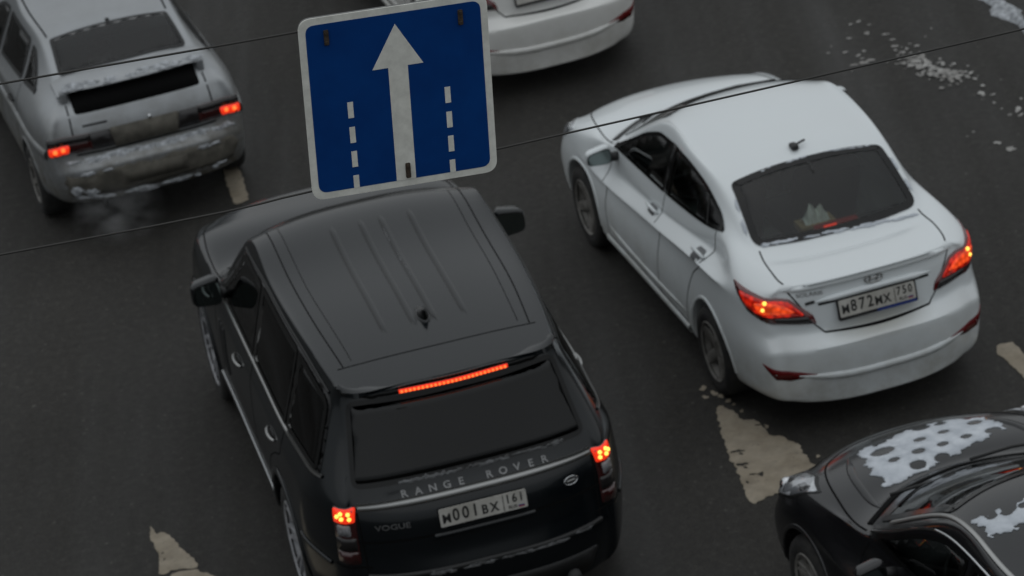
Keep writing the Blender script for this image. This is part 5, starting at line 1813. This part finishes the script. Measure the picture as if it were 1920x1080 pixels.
    for mm in (False, True):
        car.part('headlamp', B.patch('front', rounded([(.36, .58), (.60, .58), (.60, .68), (.36, .68)], .03), off=.006, thick=.01, res=.05, mirror=mm), 'head_lens')
    gap(car, B, 'top', [(3.0, .68), (3.4, .66), (3.8, .60), (4.0, .5)])
    mirror_pair(car, 2.72, .78, .94, .965, .12, 'trim', depth=.12)
    wheel_meshes('vaz', .288, .178, .175, 6, False, (.030, .026))
    add_wheels(car, 'vaz', [(.83, .725, .288, 1, 0), (.83, .725, .288, -1, 0), (3.33, .725, .288, 1, 1), (3.33, .725, .288, -1, 1)], 'rim_d')
    cabin(car, 1.95, 1.12, .64, .4, .50, 2.72, .88)
    car.part('parcel_shelf', box_me('shelf', (.72, 0, .98), (.50, 1.10, .03), .01), 'inner')
    return car, B
vz, VZB = silver_hatch()

# puff of exhaust vapour behind its tail pipe
bm = bmesh.new()
bmesh.ops.create_icosphere(bm, subdivisions=3, radius=1.0)
pf = link('exhaust_vapour', bm_mesh('exhaust_vapour', bm), None)
pf.location = vz.root.matrix_basis @ Vector((-.16, .36, .30))
pf.rotation_euler = (0, 0, VZ_POSE[2] + math.pi / 2)
pf.scale = (.36, .42, .26)
tag(pf, 'faint grey puff of exhaust vapour behind the silver hatchback', 'vapour', kind='stuff')
vm = bpy.data.materials.new('vapour')
vm.use_nodes = True
n, l = vm.node_tree.nodes, vm.node_tree.links
n.clear()
o_ = n.new('ShaderNodeOutputMaterial')
pv = n.new('ShaderNodeVolumePrincipled')
pv.inputs['Color'].default_value = (.9, .9, .9, 1)
tc = n.new('ShaderNodeTexCoord')
ln_ = n.new('ShaderNodeVectorMath'); ln_.operation = 'LENGTH'
l.new(tc.outputs['Object'], ln_.inputs[0])
fo_ = n.new('ShaderNodeMapRange')
fo_.inputs[1].default_value = .25; fo_.inputs[2].default_value = .95; fo_.inputs[3].default_value = 1; fo_.inputs[4].default_value = 0
l.new(ln_.outputs['Value'], fo_.inputs[0])
nz = noise(n, l, 2.2, 3, .6, tc.outputs['Object'])
rz = ramp(n, l, nz.outputs[0], [(.42, g(0)), (.66, g(1))])
mu = n.new('ShaderNodeMath'); mu.operation = 'MULTIPLY'
l.new(fo_.outputs[0], mu.inputs[0]); l.new(rz.outputs[0], mu.inputs[1])
m3 = n.new('ShaderNodeMath'); m3.operation = 'MULTIPLY'; m3.inputs[1].default_value = 1.3
l.new(mu.outputs[0], m3.inputs[0])
l.new(m3.outputs[0], pv.inputs['Density'])
l.new(pv.outputs[0], o_.inputs['Volume'])
pf.data.materials.append(vm)
# ------------------------------------------------------------------ black saloon at the lower right, snow on it
BL_POSE = (3.318, 13.385, 0.278)
def black_sections():
    S, rear, front = sol_sections()
    out = []
    for i, row in enumerate(S):
        r2 = []
        for j, (x, y, z) in enumerate(row):
            w = max(0.0, min(1.0, (x - 3.3) / .7))
            r2.append((x * 4.50 / 4.375 - (.02 if x < 3.3 else 0) + .04 * w, y * (1.03 + .012 * w), z * 1.005 + .015 * w))
        out.append(r2)
    k = 4.50 / 4.375
    return out, [(a * k, b) for a, b in rear], [(a * k + .05, b) for a, b in front]

def black_saloon():
    B = Body(*black_sections(), m=7, prear=3.0, pfront=2.2, creases=SOL_CR + [('line', 7, (6, 9), .5)])
    car = Car('black_saloon', BL_POSE, 'black saloon with patches of snow on its bonnet, cut off by the lower right corner')
    car.paint = 'black2'
    fd = rounded([(3.07, .995), (2.02, 1.045), (1.98, 1.378), (2.26, 1.350), (2.50, 1.265), (2.87, 1.08)], [.03, .02, .03, .06, .1, .1])
    rd = rounded([(1.95, 1.05), (1.48, 1.083), (1.20, 1.11), (.99, 1.155), (1.12, 1.23), (1.38, 1.322), (1.65, 1.367), (1.92, 1.380)], [.02, .1, .1, .02, .08, .1, .1, .03])
    window(car, B, 'front_side_window', 'side', fd, 'glass_m', mirror=True, frit=.028)
    window(car, B, 'rear_side_window', 'side', rd, 'glass_d', mirror=True, frit=.028)
    rg = rounded([(.700, .56), (.635, 0), (.700, -.56), (1.18, -.51), (1.21, 0), (1.18, .51)], .06)
    window(car, B, 'rear_window', 'top', rg, 'glass_d', frit=.05)
    ws = rounded([(3.12, -.66), (3.29, -.35), (3.36, 0), (3.29, .35), (3.12, .66), (2.41, .535), (2.49, .27), (2.52, 0), (2.49, -.27), (2.41, -.535)], [.05, .1, .2, .1, .05, .04, .1, .2, .1, .04])
    window(car, B, 'windscreen', 'top', ws, 'glass_m', frit=.05)
    ob = add_shell(car, B.shell([(.98, .310, .365, .57), (3.75, .310, .365, .57)], 'black2', panels=sol_panels(1.028, 0)))
    for x in (.98, 3.75):
        car.both_rib(B, 'wheel_arch_lip', 'side', circle_arc((x, .310), .378, 2, 178, 30), 'black2', width=.028, off=.001, height=.008)
    gap(car, B, 'side', [(3.03, .97), (3.10, .85), (3.13, .60), (3.10, .32)])
    gap(car, B, 'side', [(1.99, 1.035), (2.02, .80), (2.03, .55), (2.02, .30)])
    # bright window line and roof ditch
    wl_ = catmull([(3.08, 1.000), (2.88, 1.095), (2.52, 1.285), (2.27, 1.368), (1.98, 1.397), (1.65, 1.386), (1.38, 1.34), (1.12, 1.245)], False, .05)
    car.both_rib(B, 'bright_window_trim', 'side', wl_, 'chrome', width=.014, off=.005, height=.006)
    rl = catmull([(2.95, .660), (2.7, .615), (2.40, .572), (2.1, .575), (1.75, .585), (1.3, .565)], False, .05)
    for s in (1, -1):
        car.part('roof_moulding', B.ribbon('top', [Vector((p.x, p.y * s)) for p in rl], .030, off=.003, height=.010), 'satin')
    # bonnet lines
    gap(car, B, 'top', [(3.14, .735), (3.5, .72), (3.85, .66), (4.10, .54), (4.26, .30), (4.29, 0)], w=.012)
    gap(car, B, 'top', [(4.29, 0), (4.26, -.30), (4.10, -.54), (3.85, -.66)], both=False, w=.012)
    # bonnet creases
    for s in (1, -1):
        car.part('bonnet_crease', B.ribbon('top', catmull([(3.30, .56 * s), (3.7, .545 * s), (4.05, .44 * s)], False, .05), .05, off=.0, height=.012, taper=.25), 'black2')
    car.part('scuttle', B.patch('top', rounded([(3.16, -.69), (3.38, -.41), (3.455, 0), (3.38, .41), (3.16, .69), (3.215, .70), (3.44, .42), (3.515, 0), (3.44, -.42), (3.215, -.70)], .01), off=.004, thick=.003, res=.08), 'gap')
    for yc, x0 in ((.50, 3.32), (-.05, 3.43)):
        car.part('wiper', tube([(x0, yc, 1.04), (x0 - .02, yc - .25, 1.055), (x0 - .10, yc - .52, 1.065)], .010, 6), 'trim')
    for mm in (False, True):
        car.part('headlamp_bezel', B.patch(('az', 140, (4.5, 0, 0)), rounded([(-1.055, .915), (-.98, .785), (-.80, .685), (-.56, .62), (-.52, .70), (-.70, .815), (-.87, .900)], .02), off=.003, thick=.008, res=.05, mirror=mm), 'trim')
        hl = car.part('headlamp', B.patch(('az', 140, (4.5, 0, 0)), rounded([(-1.035, .905), (-.965, .80), (-.80, .70), (-.58, .635), (-.54, .69), (-.70, .80), (-.86, .888)], .02), off=.006, thick=.012, res=.05, mirror=mm), 'head_facet')
        q = B.hit(('az', 140, (4.5, 0, 0)), -.80, .775)
        bm = bmesh.new()
        bmesh.ops.create_icosphere(bm, subdivisions=2, radius=.045)
        c = q[0] - q[1] * .02
        bmesh.ops.translate(bm, vec=(c.x, -c.y if mm else c.y, c.z), verts=bm.verts)
        car.part('headlamp_reflector', bm_mesh('refl', bm), 'chrome', hl)
    car.part('grille', B.patch('front', rounded([(-.36, .42), (.36, .42), (.46, .64), (-.46, .64)], .04), off=.005, thick=.005, res=.08), 'trim')
    handle(car, B, 2.16, .877, .21, 'black2', .030, .873, doors=ob[1:3])
    mirror_pair(car, 2.66, .83, 1.01, .980, .14, 'black2', depth=.12)
    wheel_meshes('bl', .315, .205, .20, 5, True, None)
    add_wheels(car, 'bl', [(.98, .775, .315, 1, 0), (.98, .775, .315, -1, 0), (3.75, .775, .315, 1, 1), (3.75, .775, .315, -1, 1)], 'rim_d')
    cabin(car, 2.08, 1.15, .68, .4, .53, 2.92, .94)
    return car, B
bl, BLB = black_saloon()

def snow_patch(B, pose, outline, holes, label, seed, h=.014):
    """thin crusted snow sheet lying on a bonnet or roof, with melted round holes"""
    poly = ragged(outline, .016, .014, seed, .9)
    hs = [ragged([Vector((x + r * 1.25 * (el * math.cos(t * .4488) * math.cos(a) - math.sin(t * .4488) * math.sin(a)), y + r * 1.25 * (el * math.cos(t * .4488) * math.sin(a) + math.sin(t * .4488) * math.cos(a)))) for t in range(14)], r * .09, r * .35, seed + k) for k, (x, y, r, el, a) in enumerate(holes)]
    vs, fs = B.patch('top', poly, off=.005, thick=.007, res=.05, holes=hs)
    o = link('snow_patch', mesh('snow_patch', vs, fs), 'snow')
    o.location = (pose[0], pose[1], 0)
    o.rotation_euler = (0, 0, pose[2] + math.pi / 2)
    tag(o, label, 'snow')
    return o

HOOD = [(4.03, .38), (4.10, .305), (4.045, .229), (4.097, .162), (4.15, .062), (4.16, -.015), (4.15, -.087), (4.15, -.153), (4.14, -.257), (4.06, -.333), (4.05, -.434), (3.965, -.41), (3.85, -.46), (3.783, -.43), (3.75, -.333), (3.704, -.299), (3.70, -.211), (3.686, -.14), (3.649, -.047), (3.648, .039), (3.60, .105), (3.589, .174), (3.583, .251), (3.566, .291), (3.545, .359), (3.575, .445), (3.622, .379), (3.712, .46), (3.751, .404), (3.86, .43), (3.896, .376)]
HH = [(3.946, .263, .050, 1.3, 1.9), (3.788, .262, .026, 1.2, 1.9), (3.66, .169, .036, 1.2, 1.8), (3.80, .099, .030, 1.2, 1.9), (3.951, .021, .028, 1.2, 1.9), (4.135, -.073, .040, 1.2, 1.9), (3.66, .017, .034, 1.2, 1.8), (3.796, -.054, .026, 1.2, 1.9), (3.961, -.135, .026, 1.2, 1.9), (4.115, -.187, .028, 1.2, 1.8), (3.807, -.208, .026, 1.2, 1.9), (3.974, -.345, .034, 1.2, 1.8), (3.791, -.372, .036, 1.2, 1.8)]
snow_patch(BLB, BL_POSE, HOOD, HH, 'ragged sheet of snow with round melted holes on the bonnet of the black saloon', 31)
ROOF = [(2.172, .537), (2.188, .474), (2.144, .457), (2.18, .369), (2.133, .393), (2.113, .324), (2.18, .27), (2.186, .193), (2.19, .05), (2.16, -.12), (2.02, -.10), (2.0, .06), (1.976, .189), (1.978, .301), (1.983, .381), (1.954, .367), (1.978, .443), (2.004, .498), (1.96, .53), (2.06, .505)]
snow_patch(BLB, BL_POSE, ROOF, [(2.14, .43, .022, 1.2, 1.9), (2.115, .350, .022, 1.2, 1.9), (2.13, .245, .026, 1.2, 1.9), (2.09, .10, .026, 1.2, 1.9)], 'small ragged patch of snow on the roof of the black saloon', 32)
# ------------------------------------------------------------------ hanging lane sign on span wires
def lane_sign():
    c0 = Vector((-.3041, 11.3943, 5.9932))
    yaw, tilt, rl = .2138, .0075, -.0784
    u = Vector((math.cos(yaw), math.sin(yaw), 0)); n = Vector((math.sin(yaw), -math.cos(yaw), 0)); v = Vector((0, 0, -1))
    v2 = v * math.cos(tilt) + n * math.sin(tilt)
    u3 = u * math.cos(rl) - v2 * math.sin(rl)
    v3 = v2 * math.cos(rl) + u * math.sin(rl)
    # small skew seen in the sheet: its lower edge is bent round the hanger
    X, Y = u3, -v3
    N = X.cross(Y).normalized()
    root = bpy.data.objects.new('lane_sign', None); COL.objects.link(root)
    root.matrix_world = Matrix(((X.x, Y.x, N.x, c0.x), (X.y, Y.y, N.y, c0.y), (X.z, Y.z, N.z, c0.z), (0, 0, 0, 1)))
    tag(root, 'square blue hanging sign with a white straight-ahead arrow and dashed lane lines', 'traffic sign')
    class P: pass
    def part(name, poly, z, th, m, parent=root, holes=(), res=1e9):
        vs, fs = tri2d(poly, res, holes)
        o = link(name, mesh(name, *flat_to(vs, fs, Vector((0, 0, 0)), Vector((1, 0, 0)), Vector((0, 1, 0)), z, th), smooth=False), m, parent)
        return o
    h = .35
    def rr_(a, r): return rounded([(-a, -a), (a, -a), (a, a), (-a, a)], r, 1.0, 8)
    part('back_plate', rr_(h - .002, .05), -.010, .012, 'sign_back')
    part('border_sheet', rr_(h, .05), .0, .004, 'sign_white')
    bf = part('blue_field', rr_(h - .026, .035), .0012, .001, 'sign_blue')
    # arrow (sign coordinates in metres, origin at the centre)
    aw, s = .088, .0365
    ar = V2((.004 - s, -.324), (.004 + s, -.324), (.004 + s, .120), (.004 + aw + .007, .120), (.004, .284), (.004 - aw - .007, .120), (.004 - s, .120))
    part('arrow', ar, .0024, .001, 'sign_white')
    for x, ys in ((-.183, (.012, -.085, -.180, -.275)), (.181, (.012, -.085, -.180, -.275))):
        for y in ys:
            y0 = y - .062 if y > -.26 else -.324
            part('lane_stroke', V2((x - .0105, y0), (x + .0105, y0), (x + .0105, y), (x - .0105, y)), .0024, .001, 'sign_white')
    # rusty clamp plates with two bolts each
    for (x, y, a) in ((-.250, .272, 0), (.247, .272, 0), (.012, -.288, 0)):
        cl = part('clamp', [p + Vector((x, y)) for p in rounded([(-.009, -.029), (.009, -.029), (.009, .029), (-.009, .029)], .004, 1.0, 3)], .0075, .005, 'rust')
        for dy in (-.019, .019):
            bm = bmesh.new()
            bmesh.ops.create_cone(bm, cap_ends=True, segments=6, radius1=.0075, radius2=.0068, depth=.007)
            bmesh.ops.translate(bm, vec=(x, y + dy, .0105), verts=bm.verts)
            link('bolt', bm_mesh('bolt', bm, False), 'rust', cl)
        # strap behind the sheet gripping the wire
    for (x, y) in ((-.250, .272), (.247, .272), (.012, -.288)):
        link('hanger_strap', box_me('strap', (x, y, -.030), (.018, .075, .014), .003), 'rust', root)
    return root
sign = lane_sign()

def wire(name, pts, label, r=.0042):
    line = catmull(pts, False, .25)
    vs, fs = tube(line, r, 8)
    o = link(name, mesh(name, vs, fs), 'cable')
    tag(o, label, 'cable', 'span wires holding the sign')
    return o
nb = Vector((math.sin(.2138), -math.cos(.2138), 0)) * -.028
def wp(*ps): return [Vector(p) + nb for p in ps]
wire('span_wire', wp((-7.4, 9.85, 6.72), (-1.669, 11.098, 6.378), (-.621, 11.326, 6.318), (-.55, 11.34, 6.316), (-.06, 11.447, 6.33), (2.0, 11.894, 6.43), (7.2, 13.02, 6.72)), 'upper thin steel wire carrying the top of the blue sign')
wire('span_wire', wp((-7.4, 9.85, 6.10), (-1.794, 11.071, 5.739), (-.671, 11.315, 5.697), (-.29, 11.397, 5.690), (.024, 11.466, 5.689), (2.068, 11.909, 5.667), (7.2, 13.02, 5.64)), 'lower thin steel wire running behind the foot of the blue sign')
